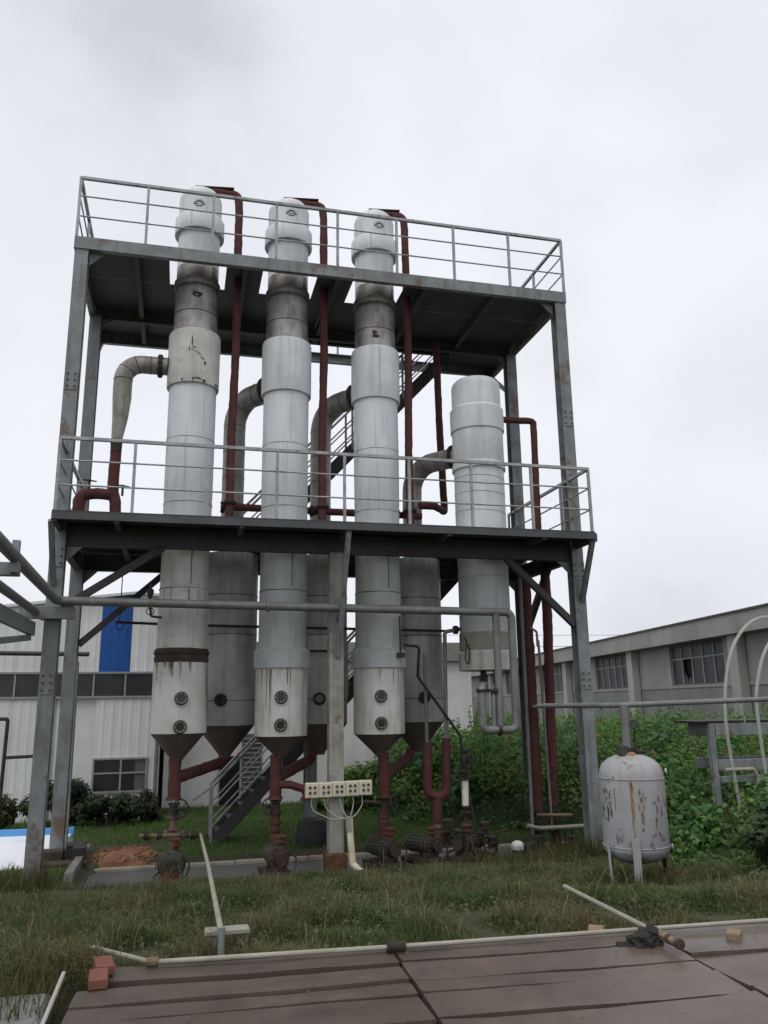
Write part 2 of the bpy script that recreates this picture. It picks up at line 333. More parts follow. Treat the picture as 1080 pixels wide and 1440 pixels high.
def fillet(pts, rad, seg=8):
    pts = [Vector(p) for p in pts]; out = [pts[0]]
    for i in range(1, len(pts) - 1):
        p = pts[i]; a = (pts[i - 1] - p); b = (pts[i + 1] - p); la, lb = a.length, b.length; a.normalize(); b.normalize()
        ang = a.angle(b)
        if ang > 3.1: out.append(p); continue
        r = min(rad, min(la, lb) * 0.48 * math.tan(ang / 2)); t = r / math.tan(ang / 2)
        n = (a + b).normalized(); c = p + n * (r / math.sin(ang / 2)); s0 = p + a * t - c; s1 = p + b * t - c
        tot = s0.angle(s1); ax = s0.cross(s1).normalized()
        for k in range(seg + 1): out.append(c + Matrix.Rotation(tot * k / seg, 3, ax) @ s0)
    out.append(pts[-1]); return out
def densify(pts, step):
    out = [Vector(pts[0])]
    for a, b in zip(pts[:-1], pts[1:]):
        a, b = Vector(a), Vector(b); n = max(1, int((b - a).length / step))
        for k in range(1, n + 1): out.append(a.lerp(b, k / n))
    return out
def wrapped(pts, r, rad=0.12, lump=0.10, seed=0, n=12): return MB().tube(densify(fillet(pts, rad), 0.07), r, n, lump=lump, seed=seed)
def sm(a, b, x):
    t = max(0.0, min(1.0, (x - a) / (b - a))); return t * t * (3 - 2 * t)
def gz(x, y):
    """height of the ground sheet"""
    bank = 0.50 - 0.55 * sm(5.6, 11.9, y)
    z = bank + 0.04 * mnoise.noise(Vector((x * .6, y * .6, 0)))
    if y > 11.0: z = z * (1 - sm(11.0, 12.2, y)) + (-0.06 - 0.06 * sm(13, 19, y)) * sm(11.0, 12.2, y)
    if -1.25 < x < 6.4 and 11.75 < y < 13.4: z = -0.30
    z -= 0.14 * math.exp(-((x - 5.2) ** 2 + (y - 9.0) ** 2) / 0.8)
    if y < 5.8: z = 0.46 - (0.25 if (-0.6 < x < 8.2) else 0.0)
    return z
# ------------------------------------------------------------------ ground sheet
def axis_vals(lo, hi, fine_lo, fine_hi, step):
    v = []; x = lo
    while x < fine_lo - 1e-6:
        v.append(x); x += max(step, (fine_lo - x) * 0.45)
    x = fine_lo
    while x <= fine_hi + 1e-6: v.append(round(x, 4)); x += step
    d = step
    while v[-1] < hi: d *= 1.6; v.append(min(hi, v[-1] + d))
    return v
gx = axis_vals(-600, 600, -7, 12, 0.25); gy = axis_vals(-300, 900, -2, 21, 0.25)
mb = MB()
mb.add([(x, y, gz(x, y)) for y in gy for x in gx],
       [(j * len(gx) + i, j * len(gx) + i + 1, (j + 1) * len(gx) + i + 1, (j + 1) * len(gx) + i) for j in range(len(gy) - 1) for i in range(len(gx) - 1)], True)
mb.build('ground', 'turf', origin=(0, 0, 0), kind='structure')
# pump pit floor and its kerb
mb = MB().bb(-1.22, 6.37, 11.77, 13.33, -0.36, -0.17); mb.build('pavement', 'wet_concrete', kind='structure')
kerb = thing('kerb', (2.6, 13.4, -0.3), 'low pale concrete kerb behind the row of pumps', 'kerb')
x = -1.25; i = 0
while x < 6.3:
    L = random.uniform(0.9, 1.3); x1 = min(6.4, x + L)
    MB().bbev(x, x1 - 0.012, 13.335, 13.45, -0.32, -0.115 + random.uniform(-.008, .008), 0.012).build('kerb_stone', 'kerb', kerb)
    x = x1
MB().bbev(-1.37, -1.26, 12.2, 14.6, -0.3, 0.05, 0.01).build('kerb_return', 'concrete', kerb)

# ------------------------------------------------------------------ plank covering in the foreground
deck = thing('plank_deck', (1.5, 4.5, 0.3), 'brown board covering over the pit in the foreground', 'deck')
DR = R(-3.1)
def dk(u, v, z): return (u * math.cos(DR) - v * math.sin(DR), 5.42 + u * math.sin(DR) + v * math.cos(DR), z)
def plank(u0, u1, v0, v1, seed, lift=(0, 0, 0, 0), name='plank', matl='plank', th=0.035, z=0.62, bow=0.0):
    nu, nv = 14, 3; vs = []
    for t in (0, 1):
        for j in range(nv + 1):
            for i2 in range(nu + 1):
                a, b = i2 / nu, j / nv
                zl = lift[0] * (1 - a) * (1 - b) + lift[1] * a * (1 - b) + lift[2] * a * b + lift[3] * (1 - a) * b
                wv = 0.010 * mnoise.noise(Vector((a * 2.3 + seed * 3.1, b * 1.3, seed))) + 0.003 * mnoise.noise(Vector((a * 9 + seed, b * 3, seed)))
                e = 0.006 * mnoise.noise(Vector((a * 5, seed * 2.2, b)))
                vv = v0 + (v1 - v0) * b + (e + bow * math.sin(a * PI) if j == nv else (e if j == 0 else 0))
                vs.append(dk(u0 + (u1 - u0) * a, vv, z + zl + wv - (0 if t else th)))
    n = (nu + 1) * (nv + 1); fs = []
    for t in (0, 1):
        for j in range(nv):
            for i2 in range(nu):
                q = [t * n + j * (nu + 1) + i2, t * n + j * (nu + 1) + i2 + 1, t * n + (j + 1) * (nu + 1) + i2 + 1, t * n + (j + 1) * (nu + 1) + i2]
                fs.append(tuple(q if t else q[::-1]))
    ring = [i2 for i2 in range(nu + 1)] + [j * (nu + 1) + nu for j in range(1, nv + 1)] + [nv * (nu + 1) + i2 for i2 in range(nu - 1, -1, -1)] + [j * (nu + 1) for j in range(nv - 1, 0, -1)]
    for a, b in zip(ring, ring[1:] + ring[:1]): fs.append((a, b, b + n, a + n))
    MB().add(vs, fs).build(name, matl, deck)
rows = {
    0: (-0.47, 1.36, [(-0.185, -0.44), (-0.452, -0.655), (-0.67, -1.06), (-1.075, -1.62), (-1.635, -2.3), (-2.32, -3.1)]),
    1: (1.385, 3.13, [(-0.125, -0.45), (-0.462, -0.66), (-0.668, -0.995), (-1.03, -1.55), (-1.565, -2.2), (-2.215, -3.1)]),
    2: (3.155, 5.2, [(-0.06, -0.36), (-0.372, -0.95), (-0.965, -1.42), (-1.435, -2.05), (-2.065, -3.1)]),
    3: (5.22, 7.6, [(-0.06, -0.5), (-0.512, -1.1), (-1.115, -1.8), (-1.82, -3.1)]),
}
sd_ = 1
for c, (u0, u1, rr) in rows.items():
    for (va, vb) in rr:
        sd_ += 1
        lf = tuple(random.uniform(0, 0.026) for _ in range(4))
        plank(u0, u1, vb, va, sd_, lf, bow=(-.065 if sd_ in (11, 5) else random.uniform(-.03, .0)))
for (u0, u1) in ((-0.42, 1.38), (1.40, 4.1), (4.12, 7.6)):
    sd_ += 1
    plank(u0, u1, -0.07, 0.24, sd_, (0.01, 0.01, 0.0, 0.0), name='edge_board', matl='plank', z=0.622, th=0.035)
# solid rim of the pit beneath the boards
MB().add([dk(u, v, z) for z in (0.2, 0.585) for (u, v) in ((-0.40, 0.22), (7.55, 0.22), (7.55, 0.10), (-0.40, 0.10))],
         [(0, 1, 2, 3), (7, 6, 5, 4), (0, 4, 5, 1), (1, 5, 6, 2), (2, 6, 7, 3), (3, 7, 4, 0)]).build('pit_rim', 'concrete', deck)
MB().add([dk(u, v, z) for z in (0.2, 0.56) for (u, v) in ((-0.45, 0.0), (-0.28, 0.0), (-0.28, -3.1), (-0.45, -3.1))],
         [(0, 1, 2, 3), (7, 6, 5, 4), (0, 4, 5, 1), (1, 5, 6, 2), (2, 6, 7, 3), (3, 7, 4, 0)]).build('pit_rim', 'concrete', deck)
for u in (0.5, 1.37, 2.2, 3.14, 4.2, 5.21, 6.4):
    a = dk(u, -3.1, 0.535); b = dk(u, 0.02, 0.535); MB().bar(a, b, 0.08, 0.06).build('joist', 'old_wood', deck)

# ------------------------------------------------------------------ steel frame
XL, XR, XC = -1.75, 6.28, 2.25
YF, YB = 12.15, 14.4
Z1, Z2 = 4.76, 9.27      # deck tops
frame = thing('steel_platform', (2.25, 13.3, -0.2), 'two-deck grey steel frame that carries the white towers', 'steel frame')
def colm(x, y, z0, z1, mt='frame_steel'):
    o = MB().hbeam((x, y, z0), (x, y, z1), 0.20, 0.21, 0.014, 0.012).build('column', mt, frame)
    MB().bb(x - .17, x + .17, y - .17, y + .17, z0 - .03, z0).build('base_plate', 'frame_steel', o)
    return o
colm(XL, YF, -0.06, 9.07); colm(XR, YF, -0.1, 9.07); colm(XL, YB, -0.1, 9.07); colm(XR, YB, -0.1, 9.07)
colm(XC - .02, YB, -0.12, 4.4)
# central front column: boxed, streaked and rusty, thicker foot
o = MB().bbev(XC - .105, XC + .105, YF - .1, YF + .1, 0.12, 4.43, 0.012).build('column', 'rusty_column', frame, label='pale rust-streaked centre column of the frame')
MB().bbev(XC - .15, XC + .14, YF - .15, YF + .15, -0.2, 0.13, 0.02).build('column_foot', 'rust', o)
def hb(p0, p1, w, h, nm='beam', mt='deck_plate', upv=(0, 0, 1)): return MB().hbeam(p0, p1, w, h, 0.012, 0.01, upv).build(nm, mt, frame)  # default darker than the frame paint: under-deck shade put into the colour
def chan(p0, p1, w, h, side, nm='beam', mt='frame_steel'): return MB().channel(p0, p1, w, h, side).build(nm, mt, frame)
# upper deck perimeter (channel outside) and cross beams
YU = 15.55
zc = Z2 - 0.105
chan((XL - .11, YF - .12, zc), (XR + .11, YF - .12, zc), 0.08, 0.20, -1, 'edge_beam')
chan((XL - .11, YU, zc), (XR + .11, YU, zc), 0.08, 0.20, 1, 'edge_beam')
chan((XL - .11, YF - .106, zc), (XL - .11, YU - .01, zc), 0.08, 0.20, 1, 'edge_beam')
chan((XR + .11, YF - .106, zc), (XR + .11, YU - .01, zc), 0.08, 0.20, -1, 'edge_beam')
TX = [0.01, 1.53, 3.07]
zb = Z2 - 0.02 - 0.085
for xx in (-0.95, 0.77, 2.3, 3.85, 5.1):
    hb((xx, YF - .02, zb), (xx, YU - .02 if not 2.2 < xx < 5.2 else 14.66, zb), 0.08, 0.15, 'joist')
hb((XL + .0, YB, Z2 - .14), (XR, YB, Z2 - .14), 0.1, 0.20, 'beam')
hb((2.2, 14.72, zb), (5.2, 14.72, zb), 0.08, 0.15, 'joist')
# deck plates as separate sheets; round each tower a square opening
def plate(x0, x1, y0, y1, z, nm='deck_plate', t=0.012): MB().bb(x0, x1, y0, y1, z - t, z).build(nm, 'deck_plate', frame)
g = 0.004
def decksheets(ops, x0, x1, y0, y1, z, yop0, yop1):
    """front strip, strips between the openings, back sheets"""
    xs = [x0]
    for (a, b) in ops: xs += [a, b]
    xs.append(x1)
    plate(x0, x1, y0, yop0 - g, z)
    for k in range(0, len(xs), 2): plate(xs[k], xs[k + 1], yop0, yop1, z)
ops = [(t - 0.46, t + 0.46) for t in TX]
decksheets(ops, XL - .11, XR + .11, YF - .11, 13.3, Z2, 12.36, 13.24)
ed = [XL - .11, -0.2, 1.4, 2.25]
for a, b in zip(ed[:-1], ed[1:]): plate(a + g, b, 13.25, YU + .01, Z2)
for a, b in ((2.25, 3.7), (3.7, 5.15)): plate(a + g, b, 13.25, 14.7, Z2)
plate(5.15 + g, XR + .11, 13.25, YU + .01, Z2)
# lower deck: cantilevers 0.8 m in front of the columns
YD = 11.36
DL, DRT = -1.76, 6.25
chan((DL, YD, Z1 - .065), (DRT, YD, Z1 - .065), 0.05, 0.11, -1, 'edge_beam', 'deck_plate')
chan((DL, YD + .012, Z1 - .065), (DL, YF - .11, Z1 - .065), 0.05, 0.11, 1, 'edge_beam')
chan((DRT, YD + .012, Z1 - .065), (DRT, YF - .11, Z1 - .065), 0.05, 0.11, -1, 'edge_beam')
zb1 = Z1 - .012 - .155
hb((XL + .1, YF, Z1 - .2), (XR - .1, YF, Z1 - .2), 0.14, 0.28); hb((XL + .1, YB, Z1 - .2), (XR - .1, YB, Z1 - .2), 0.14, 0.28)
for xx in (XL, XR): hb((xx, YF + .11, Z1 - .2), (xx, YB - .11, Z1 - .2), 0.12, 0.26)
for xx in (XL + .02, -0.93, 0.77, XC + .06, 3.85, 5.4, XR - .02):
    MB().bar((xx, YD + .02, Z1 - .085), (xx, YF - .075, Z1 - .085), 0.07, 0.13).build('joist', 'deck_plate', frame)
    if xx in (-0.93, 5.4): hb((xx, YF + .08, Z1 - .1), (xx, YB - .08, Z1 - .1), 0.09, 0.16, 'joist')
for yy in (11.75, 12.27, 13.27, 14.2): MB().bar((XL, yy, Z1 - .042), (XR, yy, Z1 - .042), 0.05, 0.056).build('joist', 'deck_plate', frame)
ops1 = [(t - 0.43, t + 0.43) for t in TX] + [(4.92 - .5, 4.92 + .5)]
decksheets(ops1, DL, DRT, YD - .01, 13.3, Z1, 12.3, 13.3)
for a, b in ((DL, 0.4), (1.1, 1.9), (2.7, 3.6), (4.4, DRT)): plate(a + g, b, 13.31, 14.75, Z1)
for a, b in ((0.4, 1.1), (1.9, 2.7), (3.6, 4.4)): plate(a + g, b, 14.15, 14.75, Z1)
plate(DL, 1.1, 14.76, 15.55, Z1); plate(5.25, DRT, 14.76, 15.55, Z1)
chan((DL, 15.55, Z1 - .065), (1.1, 15.55, Z1 - .065), 0.05, 0.11, 1, 'edge_beam'); chan((5.25, 15.55, Z1 - .065), (DRT, 15.55, Z1 - .065), 0.05, 0.11, 1, 'edge_beam')
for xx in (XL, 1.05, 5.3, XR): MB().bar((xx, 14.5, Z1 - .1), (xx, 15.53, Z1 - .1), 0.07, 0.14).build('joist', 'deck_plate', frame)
# knee braces
def br(p0, p1, w=0.10, h=0.10): MB().bar(p0, p1, w, h, (0, 1, 0)).build('brace', 'stair_dark' if w > .09 else 'frame_steel', frame)
br((XL + .1, YF - .02, 3.52), (-0.32, YF - .02, 4.43)); br((XL + .1, YB, 3.18), (-0.3, YB, 4.43))
br((XR - .1, YF - .02, 3.38), (5.05, YF - .02, 4.43)); br((XR - .02, YB - .1, 3.35), (XR - .02, 13.15, 4.45))
br((XL - .02, YF - .1, 3.85), (XL - .02, YD + .06, 4.63), 0.07, 0.07); br((XR + .03, YF - .1, 3.75), (DRT - .02, YD + .06, 4.63), 0.07, 0.07)
br((XC + .02, YF - .1, 2.85), (XC + .06, YD + .06, 4.63), 0.075, 0.075)
br((XL, YU - .05, Z2 - .2), (XL, YB + .1, 8.3), 0.07, 0.07); br((XR, YU - .05, Z2 - .2), (XR, YB + .1, 8.3), 0.07, 0.07)
# gussets, splice plates and bolts
def gusset(p, dx, dz, y, t_=.012, s_=.22):
    x, z = p; vs = [(x, y - t_ / 2, z), (x + dx * s_, y - t_ / 2, z), (x, y - t_ / 2, z + dz * s_)]; vs += [(a, y + t_ / 2, b) for a, _, b in vs]
    MB().add(vs, [(0, 1, 2), (5, 4, 3), (0, 3, 4, 1), (1, 4, 5, 2), (2, 5, 3, 0)]).build('gusset', 'frame_steel', frame)
for (xx, dx) in ((XL + .105, 1), (XR - .105, -1)):
    for yy in (YF, YB): gusset((xx, 9.06), dx, -1, yy); gusset((xx, 4.41), dx, -1, yy)
def boltplate(x, y, z, w=.17, h=.30):
    o = MB().bb(x - w / 2, x + w / 2, y - .012, y, z - h / 2, z + h / 2).build('splice_plate', 'frame_steel', frame); b = MB()
    for i2 in (-1, 1):
        for j2 in (-1, 0, 1): b.cyl((x + i2 * w * .3, y - .012, z + j2 * h * .33), (x + i2 * w * .3, y - .026, z + j2 * h * .33), .014, 6)
    tag(b.build('bolts', 'rust', o), kind='stuff')
for xx in (XL, XR): boltplate(xx, YF - .1055, 6.9); boltplate(xx, YF - .1055, 2.5); boltplate(xx, YF - .1055, 4.25, .2, .3)
for (xx, yy) in ((XL, YF), (XR, YF), (XL, YB), (XR, YB)):
    MB().lathe((xx, yy, 0), [(.30, -.3), (.28, -.14), (.2, -.09), (.0, -.085)], 4).build('footing', 'concrete', frame)
# handrails
def railing(nm, pts, z, posts, lab, h=1.03):
    """pts: polyline in plan; posts: positions along each leg"""
    top = MB()
    for a, b in zip(pts[:-1], pts[1:]):
        top.bar((a[0], a[1], z + h), (b[0], b[1], z + h), 0.05, 0.045)
    o = top.build(nm, 'rail_steel', frame, label=lab)
    for a, b in zip(pts[:-1], pts[1:]):
        for q in (0.35, 0.69): MB().tube([(a[0], a[1], z + h * q), (b[0], b[1], z + h * q)], 0.013, 8).build('mid_rail', 'rail_steel', o)
    for (px_, py_) in posts:
        MB().bb(px_ - .02, px_ + .02, py_ - .02, py_ + .02, z + .001, z + h - .023).build('post', 'rail_steel', o)
    return o
n = 8; xa, xb = XL - .09, XR + .09
ps = [(xa + (xb - xa) * k / n, YF - .1) for k in range(n + 1)] + [(xa, y) for y in (13.25, 14.4, 15.53)] + [(xb, y) for y in (13.25, 14.4, 15.53)]
railing('upper_railing', [(xa, 15.53), (xa, YF - .1), (xb, YF - .1), (xb, 15.53)], Z2, ps, 'grey pipe railing round the upper deck')
ps = [(xa + (5.3 - xa) * k / 6, 15.53) for k in range(1, 6)]
railing('rear_railing', [(xa + .1, 15.53), (5.1, 15.53)], Z2, ps, 'grey pipe railing along the back of the upper deck')
xa, xb = DL + .03, DRT - .03
ps = [(xa + (xb - xa) * k / n, YD + .03) for k in range(n + 1)] + [(xa, y) for y in (12.4, 13.5, 14.7)] + [(xb, y) for y in (12.4, 13.5, 14.7)]
railing('lower_railing', [(xa, 14.7), (xa, YD + .03), (xb, YD + .03), (xb, 14.7)], Z1, ps, 'grey pipe railing round the lower deck')

# ------------------------------------------------------------------ staircases
def stairs(x0, z0, x1, z1, y0, y1, label, name='staircase'):
    t = thing(name, ((x0 + x1) / 2, (y0 + y1) / 2, z0), label, 'staircase', 'steel staircases behind the towers')
    d = Vector((x1 - x0, 0, z1 - z0)); L = d.length; n = int((z1 - z0) / 0.2)
    for y in (y0, y1):
        MB().bar((x0, y, z0), (x1, y, z1), 0.012, 0.20).build('stringer', 'stair_dark', t)
        top = MB().tube([(x0, y, z0 + .95), (x1, y, z1 + .95)], 0.024, 8).build('handrail', 'rail_steel', t)
        for q in (0.32, 0.64): MB().tube([(x0, y, z0 + .95 * q), (x1, y, z1 + .95 * q)], 0.014, 6).build('mid_rail', 'rail_steel', top)
        for k in range(5):
            a = k / 4; px_, pz = x0 + (x1 - x0) * a, z0 + (z1 - z0) * a
            MB().bb(px_ - .02, px_ + .02, y - .018, y + .018, pz, pz + .95).build('post', 'rail_steel', top)
    for k in range(1, n):
        a = k / n; MB().bb(x0 + (x1 - x0) * a - .12, x0 + (x1 - x0) * a + .1, y0 + .01, y1 - .01, z0 + (z1 - z0) * a, z0 + (z1 - z0) * a + .03).build('tread', 'stair_dark', t)
    return t
s1 = stairs(0.62, -0.12, 5.3, 4.74, 14.82, 15.48, 'lower steel staircase rising right from the grass to the first deck')
s2 = stairs(1.0, 4.76, 5.15, 9.24, 14.80, 15.46, 'upper steel staircase climbing between the two decks')
MB().bar((0.62, 14.82, 0.83), (0.30, 14.82, 0.62), 0.04, 0.04).build('rail_end', 'rail_steel', s1)
# ------------------------------------------------------------------ towers
TY = 12.8
def sight(parent, c, nrm, r=0.075, dark=False):
    c = Vector(c); a = Vector(nrm).normalized()
    mb = MB().torus(c + a * .02, a, r, 0.022, 24, 8); mb.cyl(c - a * .06, c + a * .015, r + .005, 20)
    u = Vector((0, 0, 1)); w = a.cross(u)
    for k in range(8):
        g_ = 2 * PI * (k + .5) / 8; q = c + (u * math.cos(g_) + w * math.sin(g_)) * r; mb.cyl(q, q + a * .055, .011, 6)
    o = mb.build('sight_port', 'dark_rust', parent)
    if not dark: MB().torus(c + a * .034, a, r - .004, 0.013, 24, 6).build('gasket_ring', 'sight_ring', o)
    MB().cyl(c, c + a * .03, r - .016, 20).build('glass', 'sight_glass', o)
    return o
def surf(cx, cy, r, ang, z): return Vector((cx + r * math.sin(ang), cy - r * math.cos(ang), z))   # ang 0 faces the viewer side
def patch(parent, cx, cy, r, ang0, z0, poly, matl, nm, sub=3):
    """a flat mark that hugs a cylinder: poly in (arc metres, height metres)"""
    vs = [surf(cx, cy, r, ang0 + p[0] / r, z0 + p[1]) for p in poly]
    MB().add(vs, [tuple(range(len(vs)))]).build(nm, matl, parent)
def ragged(w, h, n=14, seed=0):
    rnd = random.Random(seed); return [(w * math.cos(2 * PI * k / n) * rnd.uniform(.45, 1), h * math.sin(2 * PI * k / n) * rnd.uniform(.45, 1)) for k in range(n)]
def emblem(parent, cx, cy, r, ang, z):
    def arc(r0, r1, a0, a1, n=9): return [(r0 * math.cos(a0 + (a1 - a0) * k / n), r0 * math.sin(a0 + (a1 - a0) * k / n)) for k in range(n + 1)] + [(r1 * math.cos(a1 + (a0 - a1) * k / n), r1 * math.sin(a1 + (a0 - a1) * k / n)) for k in range(n + 1)]
    patch(parent, cx, cy, r + .004, ang, z, arc(0.095, 0.055, 0.0, PI), 'emblem_black', 'emblem_arch')
    patch(parent, cx, cy, r + .006, ang, z, arc(0.085, 0.076, 0.25, PI - .25), 'emblem_white', 'emblem_line')
    patch(parent, cx, cy, r + .004, ang, z, [(-.05, -.035), (.05, -.035), (.035, .012), (-.035, .012)], 'emblem_black', 'emblem_letters')
    patch(parent, cx, cy, r + .006, ang, z, [(-.03, -.02), (.03, -.02), (.03, -.006), (-.03, -.006)], 'emblem_white', 'emblem_line')
def dome(r, z0, h, n=7): return [(r * math.cos(a), z0 + h * math.sin(a)) for a in [PI / 2 * k / n for k in range(n)]] + [(0.0, z0 + h)]
def tower(X, lab, old):
    t = thing('evaporator_tower', (X, TY, 1.3), lab, 'tower', 'tall white cylindrical evaporator towers')
    c = (X, TY, 0)
    rc = 0.352; s = X * 3
    MB().lathe(c, [(rc + .004, 10.22), (rc + .004, 10.60)] + dome(rc + .004, 10.60, 0.26), 44, .004, s).build('cap', 'white_clad', t)
    MB().lathe(c, [(0.35, 9.925), (0.408, 9.925), (0.412, 9.94), (0.412, 10.20), (0.395, 10.23), (0.35, 10.24)], 44, .004, s).build('collar', 'white_clad', t)
    MB().lathe(c, [(0.345, 9.30), (0.345, 9.94)], 44).build('neck', 'white_clad', t)
    MB().lathe(c, [(0.37, 8.93), (0.375, 8.94), (0.375, 9.05), (0.345, 9.06), (0.345, 9.30)], 40).build('flange_ring', 'stainless', t)
    o = MB().lathe(c, [(0.352, 8.10), (0.352, 8.93)], 40).build('bare_section', 'stainless', t)
    for zz in (8.9, 8.45): MB().torus((X, TY, zz), (0, 0, 1), 0.353, 0.006, 40, 6).build('weld_seam', 'dark_rust', o)
    MB().lathe(c, [(0.37, 7.17), (0.412, 7.17), (0.416, 7.19), (0.416, 8.07), (0.405, 8.10), (0.35, 8.12)], 44, .008, s + 1).build('bell', 'old_clad' if old else 'white_clad', t)
    b = MB().lathe(c, [(0.372, 4.70), (0.372, 5.35), (0.376, 5.36), (0.376, 6.3), (0.376, 7.19)], 44, .008, s + 2).build('shell', 'white_clad', t)
    for zz in (5.24, 6.28): MB().torus((X, TY, zz), (0, 0, 1), 0.376, 0.005, 44, 6).build('cladding_seam', 'grey_pipe_clad', b)
    b = MB().lathe(c, [(0.372, 2.78), (0.372, 3.9), (0.368, 3.905), (0.368, 4.71)], 44, .010, s + 3).build('lower_shell', 'old_clad' if old else 'lower_clad', t)
    MB().torus((X, TY, 3.9), (0, 0, 1), 0.372, 0.006, 44, 6).build('cladding_seam', 'dark_rust', b)
    for (ra, aa, za, zc_) in ((.4165, .55 - X * .2, 7.2, 8.05), (.3765, -.2 + X * .1, 5.38, 6.26), (.3765, .5 - X * .25, 6.3, 7.16), (.4125, -.35, 9.95, 10.2), (.357, .3, 10.24, 10.58)):
        MB().bar(surf(X, TY, ra, aa, za), surf(X, TY, ra, aa, zc_), 0.012, 0.006).build('lap_seam', 'lower_clad', t)
    MB().bar(surf(X, TY, .373, .25, 3.95), surf(X, TY, .373, .25, 4.66), 0.010, 0.010).build('cladding_seam', 'dark_rust', b)
    if old:
        MB().lathe(c, [(0.372, 2.80), (0.392, 2.81), (0.405, 2.86), (0.39, 2.9), (0.41, 2.94), (0.392, 3.0), (0.372, 3.01)], 44, .018, 9).build('rusty_band', 'dark_rust', t)
    else:
        MB().lathe(c, [(0.39, 2.71), (0.432, 2.715), (0.434, 2.74), (0.434, 2.98), (0.372, 3.02)], 44, .004, s + 4).build('collar', 'lower_clad', t)
    zd = 1.78 if old else 1.71
    MB().lathe(c, [(0.385, zd), (0.402, zd + .004), (0.402, 2.80)], 44, .006 if not old else .014, s + 5).build('drum', 'old_clad' if old else 'drum_clad', t)
    MB().lathe(c, [(0.085, 1.40), (0.10, 1.43), (0.39, zd - .004)], 36).build('cone', 'dark_cone', t)
    fa = 0.06 if old else (-0.13 if X < 2 else -0.16)
    for zz in (2.28, 1.88): sight(t, surf(X, TY, .405, fa, zz), (math.sin(fa), -math.cos(fa), 0))
    return t
T1 = tower(TX[0], 'leftmost tall white tower with a rusty band above its drum', True)
T2 = tower(TX[1], 'middle tall white tower directly left of the rusty centre column', False)
T3 = tower(TX[2], 'tall white tower directly right of the rusty centre column', False)
emblem(T1, TX[0], TY, .359, -0.08, 10.36); emblem(T2, TX[1], TY, .359, 0.0, 10.40); emblem(T3, TX[2], TY, .359, 0.05, 10.38)
# rust scars on the bell of the left tower
for k, (a, z, w, h, sl) in enumerate([(-0.10, 7.86, .012, .13, 0.25), (0.05, 7.68, .13, .013, -0.5), (0.42, 7.50, .022, .05, 0), (0.12, 7.23, .10, .02, 0), (-0.02, 7.75, .03, .02, 0), (0.3, 7.58, .05, .014, -.6), (-0.2, 7.72, .01, .06, .2)]):
    poly = [(p[0], p[1] + p[0] * sl) for p in ragged(w, h, 16, k)]; patch(T1, TX[0], TY, .4205, a, z, poly, 'rust', 'rust_mark')
for T, X, a, z, w, h in ((T1, TX[0], 0.0, 8.72, .13, .07), (T3, TX[2], -0.25, 8.35, .07, .06), (T3, TX[2], -0.2, 8.28, .1, .04)):
    patch(T, X, TY, .3565, a, z, ragged(w, h, 18, int(z * 10)), 'dark_rust', 'burn_mark')
def drip(T, X, r, a, z, w, h, seed, mt='rust'):
    rnd = random.Random(seed); n_ = 9; L_ = [(-w * (1 - .8 * k / n_) * rnd.uniform(.4, 1), -h * k / n_) for k in range(n_ + 1)]; R_ = [(w * (1 - .8 * k / n_) * rnd.uniform(.4, 1), -h * k / n_) for k in range(n_ + 1)]
    vs = [surf(X, TY, r, a + p[0] / r, z + p[1]) for p in L_ + R_]
    MB().add(vs, [(k, n_ + 1 + k, n_ + 2 + k, k + 1) for k in range(n_)]).build('rust_drip', mt, T)
rnd = random.Random(61)
for k in range(16): drip(T1, TX[0], .4185, rnd.uniform(-1.3, 1.3), 2.815, rnd.uniform(.006, .02), rnd.uniform(.06, .32), k, rnd.choice(('rust', 'rust_run', 'dark_rust')))
for k in range(5): drip(T1, TX[0], .4195, 1.15 + k * .06, 2.70 - k * .12, .02, .35, 80 + k, 'rust_run')
for k in range(9): drip(T2, TX[1], .4095, rnd.uniform(-1.25, -.5) if k < 6 else rnd.uniform(0, 1.2), 2.70, rnd.uniform(.006, .018), rnd.uniform(.15, .7), 30 + k, 'rust_run')
for k in range(7): drip(T3, TX[2], .4095, rnd.uniform(-1.2, 1.2), 2.70, rnd.uniform(.004, .012), rnd.uniform(.1, .5), 50 + k, 'rust_run')
for k in range(9): drip(T1, TX[0], .421, rnd.uniform(-1.2, 1.2), 7.22, rnd.uniform(.008, .03), .05, 100 + k, 'dark_rust')
for k in range(7): drip(T1, TX[0], .3835, rnd.uniform(-1.2, 1.2), 3.88, rnd.uniform(.004, .010), rnd.uniform(.15, .6), 120 + k, 'rust_run')
# the short tower
T4X = 4.90
t = thing('evaporator_tower', (T4X, TY, 2.6), 'shorter, wider white tower standing at the right end of the row', 'tower', 'tall white cylindrical evaporator towers')
c = (T4X, TY, 0)
MB().lathe(c, [(.43, 7.1), (.43, 7.60), (.415, 7.66), (.36, 7.72), (0, 7.76)], 48, .004, 1).build('cap', 'white_clad', t)
MB().lathe(c, [(.42, 6.76), (.467, 6.765), (.47, 6.79), (.47, 7.16), (.44, 7.2), (.42, 7.21)], 48, .004, 2).build('collar', 'white_clad', t)
b = MB().lathe(c, [(.44, 6.14), (.445, 6.15), (.445, 6.80)], 48, .003, 3).build('shell', 'white_clad', t)
MB().lathe(c, [(.42, 6.06), (.462, 6.065), (.462, 6.16), (.44, 6.18)], 48).build('band', 'white_clad', t)
b = MB().lathe(c, [(.43, 4.7), (.43, 6.08)], 48, .004, 4).build('shell', 'white_clad', t)
for zz in (5.9, 5.62, 5.3): MB().torus((T4X, TY, zz), (0.05, 0, 1), .431, .005, 44, 6).build('cladding_seam', 'grey_pipe_clad', b)
b = MB().lathe(c, [(.425, 2.96), (.425, 4.72)], 48, .005, 5).build('lower_shell', 'lower_clad', t)
